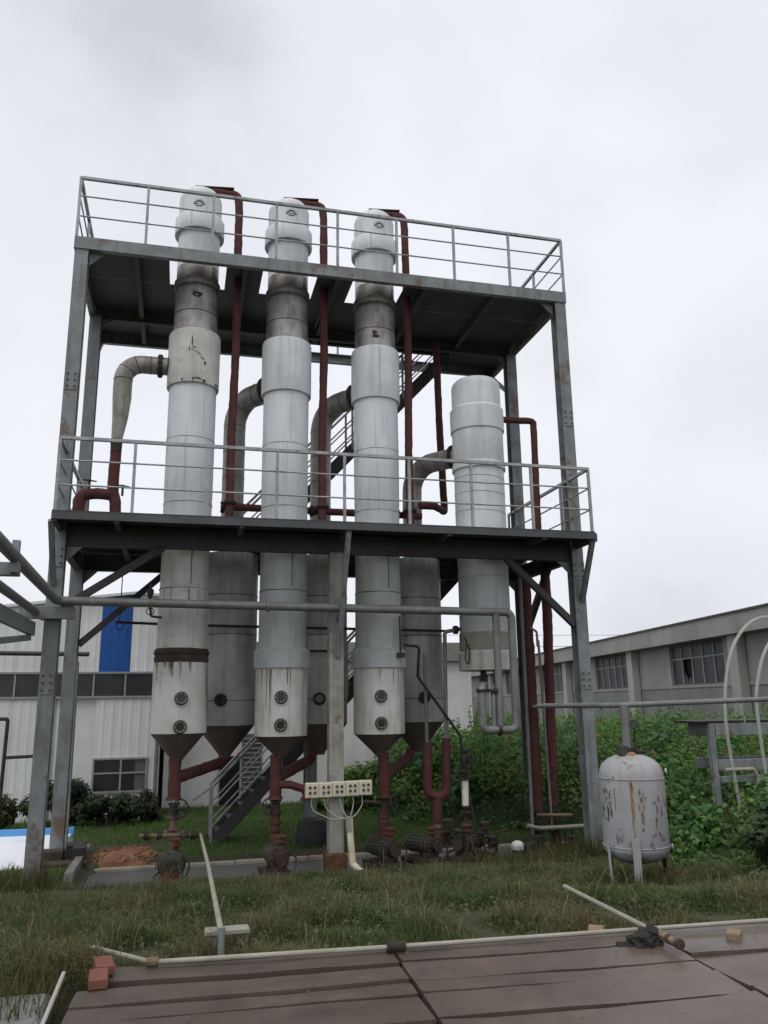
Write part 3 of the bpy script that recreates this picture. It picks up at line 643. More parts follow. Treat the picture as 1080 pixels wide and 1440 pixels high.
for zz in (4.2, 3.55): MB().torus((T4X, TY, zz), (0, 0, 1), .4255, .005, 44, 6).build('cladding_seam', 'grey_pipe_clad', b)
MB().lathe(c, [(.43, 3.0), (.437, 3.005), (.437, 3.28), (.43, 3.285)], 48, .006, 6).build('stained_band', 'pale_pipe', t)
MB().lathe(c, [(.40, 2.67), (.455, 2.675), (.457, 2.70), (.457, 2.95), (.43, 2.985)], 48, .004, 7).build('collar', 'drum_clad', t)
for dx in (-.12, .1):
    MB().cyl((T4X + dx, TY - .15, 2.67), (T4X + dx, TY - .15, 2.46), .05, 12).build('nozzle', 'black_iron', t)
T4 = t
# ------------------------------------------------------------------ separator vessels behind
SY = 13.9
SX = [0.76, 2.30, 4.0]
seps = []
for k, X in enumerate(SX):
    lab = ['dull grey separator vessel between the left and middle tall towers', 'dull grey separator vessel behind the rusty centre column', 'dull grey separator vessel between the right tall tower and the short one'][k]
    t = thing('separator_vessel', (X, SY, 1.3), lab, 'vessel', 'dull separator vessels in the second row'); c = (X, SY, 0)
    b = MB().lathe(c, [(.465, 1.86), (.47, 1.87), (.47, 4.655)], 44, .005, X).build('shell', 'dull_vessel', t)
    for zz in (2.25, 3.3, 3.95): MB().torus((X, SY, zz), (0, 0, 1), .4715, .006, 44, 6).build('cladding_seam', 'dark_rust', b)
    MB().lathe(c, [(.09, 1.36), (.10, 1.40), (.468, 1.858)], 36).build('cone', 'dark_cone', t)
    fa = (-0.24, -0.16, 0.0)[k]
    sight(t, surf(X, SY, .472, fa, 2.26), (math.sin(fa), -math.cos(fa), 0), .08, True)
    seps.append(t)
# ------------------------------------------------------------------ large insulated vapour pipes
def flange_on(parent, p, axis, r, t=0.03, nm='flange', mt='dark_rust', bolts=10): return MB().disc_flange(p, axis, r, t, 20, bolts).build(nm, mt, parent)
def segs(parent, pts, r, every, mt='dark_rust'):
    L = 0; last = 0
    for a, b in zip(pts[:-1], pts[1:]):
        L += (b - a).length
        if L - last > every: last = L; MB().torus(b, (b - a), r + .001, .005, 24, 5).build('cladding_seam', mt, parent)
def vapour(X0, X1, z_top, r, lab, tr):
    d = Vector((X1 - X0, TY - SY, 0)); d.normalize(); end = Vector((X1, TY, z_top)) - d * (tr - .02)
    pts = fillet([Vector((X0, SY, 4.60)), Vector((X0, SY, z_top)), end], 0.5, 10); pts = densify(pts, .15)
    o = MB().tube(pts, r, 24, lump=.02, seed=X0).build('vapour_pipe', 'grey_pipe_clad', None, lab, 'pipe', 'thick vapour pipes bending into the towers')
    segs(o, pts, r, .42)
    flange_on(o, end - d * .07, d, r + .055, .05); flange_on(o, Vector((X0, SY, 5.05)), (0, 0, 1), r + .03, .05)
    return o
vapour(SX[0], TX[1], 7.42, .19, 'thick grey vapour pipe bending into the middle tall tower', .41)
vapour(SX[1], TX[2], 7.42, .185, 'dark thick vapour pipe bending into the tower right of the centre column', .41)
vapour(SX[2], T4X, 6.42, .175, 'thick vapour pipe bending into the short tower', .44)
# left vapour pipe: elbow, taper, then red
t = thing('vapour_inlet_pipe', (-1.13, TY, Z1), 'grey elbow pipe tapering into a red pipe, left of the leftmost tower', 'pipe')
pts = fillet([(-1.08, TY, 6.95), (-1.08, TY, 7.55), (-0.40, TY, 7.55)], .36, 10)
o = MB().tube(densify(pts, .12), .145, 24, lump=.02).build('elbow', 'grey_pipe_clad', t); segs(o, densify(pts, .12), .146, .16)
flange_on(t, (-0.52, TY, 7.55), (1, 0, 0), .19, .06)
MB().tube([(-1.08, TY, 6.95), (-1.09, TY, 6.6), (-1.12, TY, 6.25)], [.145, .118, .082], 24, lump=.02).build('reducer', 'grey_pipe_clad', t)
MB().tube(densify([(-1.12, TY, 6.26), (-1.12, TY, 6.05)], .05), .088, 16, lump=.08).build('joint', 'dark_rust', t)
wrapped([(-1.12, TY, 6.05), (-1.13, TY, 5.4), (-1.08, TY, 5.25), (-1.05, TY, 4.77)], .085, .1, .12, 2).build('red_leg', 'red_pipe', t)
wrapped([(-1.10, TY, 5.36), (-1.38, TY, 5.37), (-1.60, TY, 5.34), (-1.62, TY, 4.77)], .09, .14, .12, 3).build('red_branch', 'red_pipe', t)
for (x_, z_) in ((-1.47, 5.50), (-0.98, 5.44)):
    MB().cyl((x_, TY - .05, z_ - .1), (x_, TY - .05, z_ + .06), .018, 8).build('valve_stem', 'black_iron', t)
    MB().wheel((x_, TY - .05, z_ + .06), (0.1, -.2, 1), .10).build('handwheel', 'black_iron', t)

# ------------------------------------------------------------------ red wrapped pipes
def redpipe(pts, r, lab, seed, rad=.12, grp='red wrapped pipes running down beside the towers'):
    return wrapped(pts, r, rad, .13, seed).build('red_pipe', 'red_pipe', None, lab, 'pipe', grp)
for k, (X, dx, lab) in enumerate(((TX[0], .65, 'leftmost red pipe from a tower cap down to the lower deck'), (TX[1], .62, 'middle red pipe from a tower cap down to the lower deck'), (TX[2], .58, 'third red pipe from a tower cap, left of the short tower'))):
    o = redpipe([(X + .02, TY, 10.87), (X + dx - .02, TY, 10.87), (X + dx, TY, 10.6), (X + dx + .02, TY, 8.0), (X + dx - .01, TY, 6.4), (X + dx, TY, 4.78)], .068, lab, k + 3, .1)
    MB().bar((X - .1, TY, 10.90), (X + dx - .1, TY, 10.955), 0.14, 0.02).build('cover_strip', 'dark_rust', o)
    MB().torus((X + dx, TY, 5.32), (0, 0, 1), .078, .035, 16, 6).build('clamp', 'dark_rust', o)
redpipe([(4.58, 14.0, 9.05), (4.60, 14.0, 7.3), (4.65, 14.0, 5.62), (4.3, 13.5, 5.6), (4.0, 13.42, 5.58)], .068, 'red pipe behind the short tower, dropping from the upper deck', 21, .08)
redpipe([(T4X + .42, TY, 7.06), (5.98, TY, 7.08), (5.97, TY, 6.0), (5.95, TY, 4.78)], .058, 'red pipe leaving the right side of the short tower', 22, .06)
o = wrapped([(0.55, 13.33, 5.38), (2.1, 13.33, 5.37), (4.0, 13.33, 5.36)], .062, .1, .12, 31).build('red_header_pipe', 'red_pipe', None, 'dark red header pipe lying level along the lower deck', 'pipe')
for k, X in enumerate((0.67, 2.16, 3.66)):
    MB().tube(densify([(X, TY + .06, 5.37), (X, 13.28, 5.37)], .08), .05, 10, lump=.1).build('branch', 'red_pipe', o)
    MB().disc_flange((X - .1, 13.33, 5.37), (1, 0, 0), .10, .05, 14, 8).build('flange', 'dark_rust', o)
redpipe([(5.86, 13.3, 4.45), (5.86, 13.3, 3.4), (5.87, 13.3, 1.8), (5.87, 13.3, 0.42)], .112, 'thicker left one of two dark red legs beside the right columns', 41, .1, 'dark red legs by the right columns')
redpipe([(6.27, 13.3, 4.6), (6.27, 13.3, 3.7), (6.22, 13.3, 2.0), (6.17, 13.3, 0.47)], .085, 'thinner right one of two dark red legs beside the right columns', 42, .1, 'dark red legs by the right columns')
# ------------------------------------------------------------------ discharge legs and pumps
def handvalve(parent, p, axis=(0, -1, 0), R_=.085, nm='valve', off=.16):
    p = Vector(p); a = Vector(axis).normalized()
    b = MB(); b.lathe(p - Vector((0, 0, .09)), [(.05, 0), (.085, .005), (.085, .03), (.055, .035), (.07, .09), (.055, .145), (.085, .15), (.085, .175), (.05, .18)], 16)
    b.cyl(p, p + a * off, .022, 8)
    o = b.build(nm, 'dark_rust', parent); MB().wheel(p + a * off, a, R_).build('handwheel', 'black_iron', o); return o
def pump(x, y, z, lab, mt='pump_green', r=.17, turn=0.0, frame_red=True):
    t = thing('pump', (x, y, z), lab, 'pump', 'small pumps under the towers')
    q = Matrix.Rotation(turn, 3, 'Z'); P = Vector((x, y, z + .27))
    def w(a, b, c_): return P + q @ Vector((a, b, c_))
    ax = q @ Vector((0, -1, 0))
    b = MB(); b.tube([w(0, -.10, 0), w(0, -.085, 0), w(0, 0, 0), w(0, .03, 0)], [r * .8, r, r, r * .85], 24); b.cyl(w(0, -.13, 0), w(0, -.09, 0), .075, 16); b.build('casing', mt, t)
    b = MB(); b.cyl(w(0, -.13, 0), w(0, -.22, 0), .05, 14); b.disc_flange(w(0, -.215, 0), ax, .085, .025, 16, 6); b.build('inlet', 'dark_rust', t)
    b = MB(); b.cyl(w(.05, -.03, r * .8), w(.05, -.03, r + .14), .038, 12); b.disc_flange(w(.05, -.03, r + .06), (0, 0, 1), .07, .022, 14, 6); b.disc_flange(w(.05, -.03, r + .13), (0, 0, 1), .07, .022, 14, 6); b.build('outlet', 'rust', t)
    b = MB(); b.torus(w(0, -.03, 0), ax, r * .98, .022, 28, 8); b.build('flange_ring', 'dark_rust', t)
    b = MB()
    for k in range(10): g_ = 2 * PI * k / 10; b.cyl(w(r * .9 * math.cos(g_), -.115, r * .9 * math.sin(g_)), w(r * .9 * math.cos(g_), -.02, r * .9 * math.sin(g_)), .012, 6)
    tag(b.build('bolts', 'rust', t), kind='stuff')
    b = MB(); b.cyl(w(0, .03, 0), w(0, .42, 0), .11, 20)
    for k in range(16): g_ = 2 * PI * k / 16; b.bar(w(.115 * math.cos(g_), .06, .115 * math.sin(g_)), w(.115 * math.cos(g_), .38, .115 * math.sin(g_)), .008, .02, (q @ Vector((math.cos(g_), 0, math.sin(g_)))))
    b.build('motor', 'pump_green', t)
    b = MB(); b.box(w(0, .1, -.20), (.34, .66, .05), turn); b.box(w(-.12, .1, -.235), (.05, .7, .06), turn); b.box(w(.12, .1, -.235), (.05, .7, .06), turn); b.build('base_frame', 'pump_red' if frame_red else 'dark_rust', t)
    b = MB(); b.box(w(0, -.05, -.14), (.22, .12, .10), turn); b.build('foot', 'pump_red' if frame_red else 'dark_rust', t)
    b = MB(); b.tube(fillet([w(.15, -.1, .08), w(.24, -.14, 0), w(.2, -.2, -.14), w(.08, -.2, -.19)], .08), .014, 8); b.build('hose', 'black_rubber', t)
    b = MB(); b.tube(fillet([w(-.16, -.06, -.1), w(-.23, -.14, -.14), w(-.2, -.18, -.24)], .05), .013, 8); b.build('hose', 'black_rubber', t)
    return t
def leg(X, lab, side_x, zred, Yp, extra=None):
    t = thing('discharge_leg', (X, TY, 0.1), lab, 'pipe', 'red discharge legs below the towers')
    wrapped([(X, TY, 1.43), (X + .005, TY, zred)], .088, .1, .12, X * 2).build('red_pipe', 'red_pipe', t)
    # branch from the separator
    wrapped([(side_x, SY, 1.38), (side_x - .06, SY - .05, 1.28), (X + .02, TY, zred + .28)], .085, .1, .13, X + 5).build('red_branch', 'red_pipe', t)
    MB().disc_flange((X, TY, zred), (0, 0, 1), .11, .035, 18, 8).build('flange', 'rust', t)
    return t
L1 = leg(TX[0] - .02, 'red discharge leg with branch below the leftmost tower', SX[0], .87, 12.2)
handvalve(L1, (TX[0] - .01, TY, .72), (0.55, -.8, .1), .13)
MB().cyl((TX[0] - .01, TY, .64), (TX[0] - .01, TY, .30), .05, 14).build('scrubbed_pipe', 'rusty_scrub', L1)
for z_ in (.62, .45, .33): MB().disc_flange((TX[0] - .01, TY, z_), (0, 0, 1), .085, .025, 16, 8).build('flange', 'rusty_scrub', L1)
wrapped([(TX[0] - .01, TY, .31), (TX[0] - .01, TY - .15, .12), (TX[0] - .0, 12.32, .13)], .048, .12, .05, 8).build('suction_bend', 'rusty_scrub', L1)
# cross pipe with flanges
b = MB(); b.cyl((-0.46, 12.62, .40), (.40, 12.62, .38), .032, 12); b.build('cross_pipe', 'rusty_scrub', L1)
for x_ in (-.38, -.34, -.2, -.16, -.1, .1, .14, .2, .26, .3, .34): MB().disc_flange((x_, 12.62, .395 - x_ * .02), (1, 0, 0), .06 + .012 * math.sin(x_ * 50), .018, 14, 6).build('flange', 'dark_rust' if abs(x_) > .15 else 'rusty_scrub', L1)
pump(0.0, 12.18, -.17, 'dark green pump on a red base below the leftmost tower', r=.175)
L2 = leg(TX[1] - .07, 'red discharge leg with branch below the middle tall tower', SX[1] - .12, .82, 12.2)
wrapped([(TX[1] - .06, TY, 1.02), (TX[1] + .16, TY - .08, 1.0), (TX[1] + .38, TY - .1, .93), (TX[1] + .39, TY - .1, .78)], .06, .1, .16, 18).build('stub_branch', 'red_pipe', L2)
MB().disc_flange((TX[1] + .37, TY - .1, .80), (0, 0, 1), .075, .03, 14, 6).build('flange', 'rust', L2)
handvalve(L2, (TX[1] - .06, TY, .70), (-.8, -.5, .05), .11)
wrapped([(TX[1] - .06, TY, .62), (TX[1] - .06, TY, .12)], .075, .1, .1, 23).build('rusted_pipe', 'rust', L2)
for z_ in (.60, .47, .36, .18, .10): MB().disc_flange((TX[1] - .06, TY, z_), (0, 0, 1), .092, .014, 16, 0).build('binding', 'dark_rust', L2)
wrapped([(TX[1] - .06, TY, .13), (TX[1] - .07, TY - .2, .04), (TX[1] - .08, 12.3, .06)], .05, .12, .05, 8).build('suction_bend', 'rusty_scrub', L2)
pump(TX[1] - .10, 12.15, -.17, 'rust-brown pump below the middle tall tower', 'dark_rust', .15, .15, False)
L3 = leg(TX[2] + .06, 'red discharge leg with branch below the tower right of the centre column', SX[2] - .12, .78, 12.2)
handvalve(L3, (TX[2] + .06, TY, .66), (.75, -.6, .05), .12); 
MB().tube(fillet([(TX[2] - .28, TY - .1, .72), (TX[2] - .1, TY - .1, .71), (TX[2] + .04, TY - .02, .68)], .05), .03, 10).build('drain_spout', 'dark_rust', L3)
wrapped([(TX[2] + .06, TY, .58), (TX[2] + .05, TY, .10)], .088, .1, .12, 33).build('red_lower_pipe', 'red_pipe', L3)
for z_ in (.5, .42, .34, .27, .2): MB().disc_flange((TX[2] + .06, TY, z_), (0, 0, 1), .093, .007, 16, 0).build('binding', 'rusty_scrub', L3)
wrapped([(TX[2] + .05, TY, .11), (TX[2] + .02, TY - .2, .04), (TX[2] - .02, 12.4, .06)], .05, .12, .05, 8).build('suction_bend', 'dark_rust', L3)
pump(TX[2] - .02, 12.3, -.17, 'black pump below the tower right of the centre column', 'black_iron', .155, .35, False)
# U-shaped red pipe with two grey risers
t = thing('u_pipe', (3.97, TY, 0.1), 'red U-bend pipe with two thin grey risers', 'pipe')
wrapped([(3.84, TY, 1.56), (3.83, TY, 0.74), (4.14, TY, 0.74), (4.16, TY, 1.62)], .072, .16, .1, 51).build('red_bend', 'red_pipe', t)
wrapped([(3.98, TY, 0.74), (3.98, TY, 0.36)], .078, .1, .08, 52).build('red_drop', 'red_pipe', t)
MB().cyl((3.84, TY, 1.5), (3.84, TY, 2.95), .03, 12).build('riser', 'galv_pipe', t)
MB().tube(fillet([(4.16, TY, 1.55), (4.19, TY, 3.30), (4.5, TY + .1, 3.36)], .06), .033, 12).build('riser', 'galv_pipe', t)
MB().disc_flange((4.40, TY + .06, 3.34), (1, .2, 0), .07, .05, 14, 6).build('flange', 'black_iron', t)
MB().lathe((3.98, TY, .1), [(.03, 0), (.05, .04), (.05, .16), (.07, .18), (.07, .22), (.05, .24), (.05, .27)], 14).build('fitting', 'rusty_scrub', t)
o = handvalve(t, (4.06, 12.62, .16), (.3, -.9, .1), .07); 
MB().tube(fillet([(3.98, TY, .12), (3.8, 12.6, .03), (3.62, 12.5, -.02)], .1), .035, 10).build('drain', 'dark_rust', t)
# tall valve stand with white sleeve, fed by a black sloping tube
t = thing('valve_stand', (4.42, 12.75, -.17), 'slim valve stand with white sleeve and black handwheel', 'valve')
MB().cyl((4.42, 12.75, -.15), (4.44, 12.75, 1.35), .035, 12).build('stem_pipe', 'dark_rust', t)
MB().cyl((4.43, 12.75, .60), (4.435, 12.75, .98), .055, 16).build('white_sleeve', 'white_paint', t)
for z_ in (.20, .34, .50, .58, 1.0, 1.06, 1.12, 1.2): MB().disc_flange((4.43, 12.75, z_), (0, 0, 1), .075 + .015 * math.sin(z_ * 40), .022, 14, 6).build('flange', 'dark_rust', t)
MB().wheel((4.52, 12.64, 1.32), (.6, -.8, 0), .10).build('handwheel', 'black_iron', t); MB().cyl((4.44, 12.75, 1.32), (4.52, 12.64, 1.32), .02, 8).build('valve_stem', 'black_iron', t)
MB().lathe((4.44, 12.75, 1.2), [(.03, 0), (.06, .03), (.07, .1), (.05, .18), (.06, .2), (.06, .23), (.03, .25)], 14).build('valve_body', 'black_iron', t)
MB().cyl((4.62, 12.7, -.1), (4.48, 12.75, .9), .018, 8).build('stay_rod', 'dark_rust', t)
MB().tube(fillet([(4.40, 12.75, 1.42), (4.38, 12.75, 1.66), (3.66, 12.62, 2.58), (3.66, 12.5, 3.04), (3.4, 12.45, 3.06)], .06), .022, 10).build('black_feed_tube', 'black_iron', None, 'thin black tube sloping down to the valve stand', 'tube')
tt = thing('tube_cluster', (4.7, 12.6, -.17), 'rusty tangle of small tubes and valves right of the valve stand', 'pipes')
rnd = random.Random(8)
for k in range(9):
    x_ = 4.25 + k * .07; p0 = Vector((x_, 12.55 + rnd.uniform(-.15, .15), -.16)); p1 = p0 + Vector((rnd.uniform(-.12, .12), rnd.uniform(-.1, .1), rnd.uniform(.18, .5)))
    MB().tube(fillet([p0, p1, p1 + Vector((rnd.uniform(-.18, .18), rnd.uniform(-.1, .05), rnd.uniform(-.08, .1)))], .04), rnd.uniform(.012, .024), 8).build('small_tube', rnd.choice(('dark_rust', 'rust', 'rusty_scrub', 'black_iron')), tt)
for p in ((4.2, 12.4, .22), (4.62, 12.45, .30), (4.75, 12.5, .08), (4.05, 12.5, .36)): handvalve(tt, p, (rnd.uniform(-.4, .4), -1, 0), .06, off=.1)
t5 = pump(4.30, 12.45, -.17, 'grimy pump with pale motor at the foot of the valve stand', 'dark_rust', .13, -.9, False)
pump(3.72, 12.45, -.17, 'low black pump at the foot of the red U-bend', 'black_iron', .11, .5, False)
# ------------------------------------------------------------------ galvanised service pipes
t = thing('service_pipe', (-1.68, 11.88, 3.5), 'long grey pipe running level across the front of the towers', 'pipe')
PY = 11.86
MB().tube(fillet([(-1.5, 3.5, 3.60), (-1.68, PY, 3.60), (4.62, PY, 3.53), (4.98, PY, 3.53), (4.98, PY, 1.76), (4.44, PY, 1.76), (4.44, PY, 2.40), (4.78, TY - .15, 2.44)], .10), .062, 16).build('main_run', 'galv_pipe', t)
MB().tube([(4.72, PY, 3.53), (4.72, PY, 1.78)], .058, 16).build('drop_leg', 'galv_pipe', t)
MB().tube(fillet([(4.62, PY, 1.76), (4.62, PY, 2.3), (5.0, TY - .2, 2.42)], .08), .04, 12).build('drop_leg', 'galv_pipe', t)
for p_, a_ in (((4.44, PY, 2.34), (0, 0, 1)), ((4.62, PY, 2.34), (0, 0, 1)), ((4.70, PY, 1.76), (1, 0, 0)), ((1.2, PY, 3.568), (1, 0, 0))): MB().disc_flange(p_, a_, .085, .035, 16, 6).build('flange', 'black_iron' if p_[2] < 3 else 'galv_pipe', t)
for x_ in (-1.2, XC + .02): MB().torus((x_, PY, 3.6 - (x_ + 1.68) * .011), (1, 0, 0), .066, .008, 18, 6).build('hanger', 'rail_steel', t)
MB().bar((XC + .02, PY, 3.46), (XC + .02, YF - .1, 3.40), .05, .05).build('support_arm', 'frame_steel', t)
o = MB().tube(fillet([(-1.85, 3.5, 3.45), (-1.95, 11.9, 3.45), (-1.95, 12.6, 3.45)], .1), .055, 14).build('service_pipe', 'galv_pipe', None, 'second, lower grey pipe running toward the viewer at upper left', 'pipe')
# bracket rack carrying them
t = thing('pipe_rack', (-3.0, 8.5, 0.2), 'steel rack bracket holding the pipes at the upper left edge', 'pipe rack')
MB().bbev(-3.1, -1.56, 8.42, 8.52, 3.42, 3.55, .006).build('cross_arm', 'frame_steel', t)
MB().bbev(-1.63, -1.56, 8.36, 8.415, 3.44, 3.76, .005).build('end_stop', 'frame_steel', t)
MB().hbeam((-3.0, 8.47, gz(-3, 8.47) - .05), (-3.0, 8.47, 3.415), .14, .14).build('post', 'frame_steel', t)
MB().bar((-2.05, 6.0, 3.22), (-1.98, 12.0, 3.22), .07, .18).build('truss_beam', 'frame_steel', t)
MB().bar((-2.2, 8.6, 2.75), (-2.0, 11.9, 3.10), .06, .08).build('truss_brace', 'frame_steel', t)
MB().bb(-2.15, -1.45, 11.9, 12.03, 3.36, 3.52).build('wall_bracket', 'frame_steel', t)
# thin dark pipe line behind the towers and small valves
o = MB().tube(fillet([(-1.0, 13.25, 3.45), (0.0, 13.3, 3.42), (4.4, 13.3, 3.36)], .05), .022, 8).build('thin_pipe', 'black_iron', None, 'thin dark pipe running level between the two rows of vessels', 'pipe')
o = MB().tube(fillet([(-0.47, 12.35, 3.93), (-0.47, 12.35, 3.62), (-0.44, 12.35, 3.45), (-0.30, 12.5, 3.45)], .03), .018, 8).build('drain_cock', 'black_iron', None, 'small black hanging cock left of the leftmost tower', 'valve')
MB().lathe((-0.47, 12.35, 3.68), [(.012, 0), (.03, .05), (.05, .12), (.05, .16), (.02, .18)], 12).build('cock_body', 'black_iron', o)
MB().torus((-0.46, 12.33, 3.52), (0, 1, 0), .05, .008, 16, 5).build('ring', 'black_iron', o)
o = MB().tube([(3.33, 12.4, 2.92), (3.32, 12.4, 3.50)], .016, 8).build('level_gauge', 'rust', None, 'thin rusty level gauge tube on the tower right of the centre column', 'gauge')
MB().box((3.33, 12.39, 2.9), (.12, .06, .07)).build('gauge_cock', 'black_iron', o)
o = MB().tube(fillet([(2.0, 13.35, 3.02), (2.3, 13.3, 3.02), (2.42, 13.3, 2.98), (2.42, 13.3, 2.2)], .05), .02, 8).build('thin_pipe', 'dark_rust', None, 'short thin pipe bending down beside the rusty centre column', 'pipe')
o = MB().tube(fillet([(-0.92, 13.0, 4.4), (-0.92, 13.0, 3.5), (-0.98, 13.0, 3.36), (-0.9, 13.0, 3.28), (-0.85, 13.0, 3.4)], .05), .009, 6).build('hanging_wire', 'black_rubber', None, 'thin black wire hanging with a loop below the lower deck at left', 'wire')
o = MB().tube(fillet([(4.42, 12.5, 3.2), (4.5, 12.5, 3.0), (4.48, 12.5, 2.72), (4.42, 12.5, 2.85), (4.46, 12.5, 3.15)], .06), .010, 6).build('hanging_wire', 'black_rubber', None, 'thin black cable loop hanging left of the short tower', 'wire')
# conduit on the rear left column
MB().cyl((-1.60, 14.28, -.1), (-1.62, 14.28, 2.9), .02, 8).build('conduit', 'galv_pipe', None, 'thin pale conduit running up the left columns', 'conduit')
# stand of small pipes in front of the red legs at the right
t = thing('pipe_stand', (6.0, 13.2, -.15), 'rusty tangle of pipes and valves below the two dark red legs', 'pipe stand')
for x_, r_ in ((5.87, .075), (6.18, .065)):
    MB().cyl((x_, 13.3, -.15), (x_, 13.3, .47), r_, 14).build('stub', 'dark_rust', t)
    for z_ in (.40, .22, .1): MB().disc_flange((x_, 13.3, z_), (0, 0, 1), r_ + .05, .025, 16, 8).build('flange', 'dark_rust', t)
MB().cyl((5.7, 13.12, -.15), (5.72, 13.15, 4.3), .028, 10).build('thin_riser', 'galv_pipe', t)
MB().cyl((6.05, 13.12, .1), (6.0, 13.15, 3.2), .022, 10).build('thin_riser', 'galv_pipe', t)
MB().tube(fillet([(5.98, 13.15, 3.1), (5.98, 13.15, 3.35), (5.88, 13.2, 3.42)], .06), .022, 8).build('goose_neck', 'galv_pipe', t)
MB().tube(fillet([(5.56, 13.0, .22), (5.78, 13.0, .17), (6.75, 13.0, .17)], .04), .032, 10).build('rail_pipe', 'pale_pipe', t)
MB().cyl((5.78, 13.1, .36), (6.4, 13.1, .33), .03, 10).build('rail_pipe', 'rusty_scrub', t)
rnd = random.Random(5)
for k in range(9):
    x_ = rnd.uniform(5.62, 6.4); MB().cyl((x_, 13.05 + rnd.uniform(-.05, .1), -.16), (x_ + rnd.uniform(-.05, .05), 13.1, rnd.uniform(.05, .32)), .014, 8).build('small_tube', 'dark_rust', t)
handvalve(t, (5.72, 13.0, -.02), (-.3, -1, 0), .06); handvalve(t, (6.3, 13.0, -.05), (.3, -1, 0), .06)
# white rounded motor beside it
t = thing('motor', (5.28, 12.72, -.17), 'small white-capped motor on the kerb left of the red legs', 'motor')
MB().lathe((5.26, 12.72, -.02), [(.085, -.12), (.09, -.1), (.085, -.06)], 18).build('mount', 'dark_rust', t)
MB().lathe((5.26, 12.72, -.02), [(.095, -.06), (.10, .0)] + dome(.10, .0, .07, 5), 20, .006).build('cover', 'white_paint', t)
MB().cyl((5.34, 12.74, -.06), (5.62, 12.9, -.06), .07, 14).build('body', 'black_iron', t)
# ------------------------------------------------------------------ push-button boxes and conduit pipe at the centre column
bx0 = 1.785; bw = .192; BY = 11.93
for k in range(5):
    x0 = bx0 + k * bw; z0 = .885 + [0, 0, .004, .008, .012][k]
    ord_ = ['leftmost', 'second', 'third', 'fourth', 'rightmost'][k]
    lab = '%s of five cream push-button boxes on the rusty centre column' % ord_ if k in (0, 4) else '%s cream push-button box from the left on the rusty centre column' % ord_
    t = thing('button_box', (x0 + bw / 2, BY, z0), lab, 'control box', 'cream push-button boxes')
    MB().bbev(x0 + .002, x0 + bw - .002, BY, BY + .085, z0, z0 + .205, .008).build('case', 'cream_plastic', t)
    MB().bbev(x0 + .010, x0 + bw - .010, BY - .008, BY - .0005, z0 + .01, z0 + .195, .003).build('lid', 'cream_plastic', t)
    for i2 in (0, 1):
        for j2 in (0, 1):
            p = Vector((x0 + bw * (.33 + .36 * i2), BY - .008, z0 + .075 + .07 * j2))
            b = MB().cyl(p, p + Vector((0, -.016, 0)), .020, 14).build('button_ring', 'louvre', t)
            MB().cyl(p + Vector((0, -.0165, 0)), p + Vector((0, -.026, 0)), .013, 12).build('button', ('button_black', 'button_green', 'button_red', 'button_black')[(i2 * 2 + j2 + (k % 2)) % 4] if (k + i2) % 3 else 'button_black', b)
MB().bar((1.80, 12.03, 0.98), (2.72, 12.03, .99), .02, .05).build('mounting_bar', 'frame_steel', frame)
t = thing('conduit_pipe', (2.47, 11.92, -.2), 'cream plastic conduit pipe bending into the ground under the button boxes', 'pipe')
MB().tube(fillet([(2.41, 11.92, .60), (2.42, 11.92, .40), (2.45, 11.9, -.0), (2.68, 11.75, -.22)], .07), .048, 16).build('pipe', 'pvc', t)
MB().tube([(2.40, 11.92, .62), (2.415, 11.92, .42)], [.052, .050], 16).build('taped_end', 'pale_pipe', t)
rnd = random.Random(2)
for k, x_ in enumerate((1.87, 2.06, 2.28, 2.47, 2.60)):
    sag = (.24, .20, .14, .12, .16)[k]
    p0 = Vector((x_, 11.96, .885)); p3 = Vector((2.40 + .012 * (k - 2), 11.92, .60)); mid = [p0, p0 + Vector((.01, 0, -sag * .7)), p0.lerp(p3, .55) + Vector((0, -.02, -sag * .55)), p3]
    MB().tube(fillet(mid, .12, 6), .007, 8).build('cable', 'white_wire', t)
# dark wrapped lump at the rear centre column foot
t = thing('motor', (2.2, 14.0, -.15), 'dark shrouded motor at the foot of the rear centre column', 'motor')
MB().lathe((2.2, 14.0, 0), [(.24, -.15), (.26, .0), (.25, .25), (.2, .34), (.0, .37)], 24, .03, 3).build('shroud', 'black_rubber', t)
MB().bb(1.92, 2.48, 13.75, 14.25, -.18, -.1).build('plinth', 'dark_rust', t)
# clutter at the left columns
t = thing('scrap_block', (-1.45, 13.4, -.1), 'dark scrap blocks and lid stacked at the rear left column foot', 'scrap')
rnd = random.Random(9)
for k, (x_, y_, w_, d_, h_) in enumerate(((-1.72, 13.7, .32, .3, .22), (-1.40, 13.75, .26, .25, .30), (-1.50, 13.4, .62, .3, .10), (-1.33, 13.55, .2, .2, .28))):
    MB().bbev(x_ - w_ / 2, x_ + w_ / 2, y_ - d_ / 2, y_ + d_ / 2, -.1, -.1 + h_, .02).build('block', 'black_iron' if k % 2 else 'dark_rust', t)
# white and blue sheet lying beyond the columns
t = thing('plastic_tray', (-2.6, 14.8, -.1), 'white plastic tray with blue rim lying behind the left columns', 'tray')
q = [(-4.4, 13.2, -.04), (-1.85, 13.3, -.04), (-1.62, 15.3, .14), (-4.3, 15.4, .14)]
MB().add(q + [(x_, y_, -.12) for (x_, y_, z_) in q], [(0, 1, 2, 3), (7, 6, 5, 4), (0, 4, 5, 1), (1, 5, 6, 2), (2, 6, 7, 3), (3, 7, 4, 0)]).build('sheet', 'tray_white', t)
MB().bar((-4.32, 15.36, .16), (-1.60, 15.26, .16), .12, .13).build('rim', 'tray_blue', t)
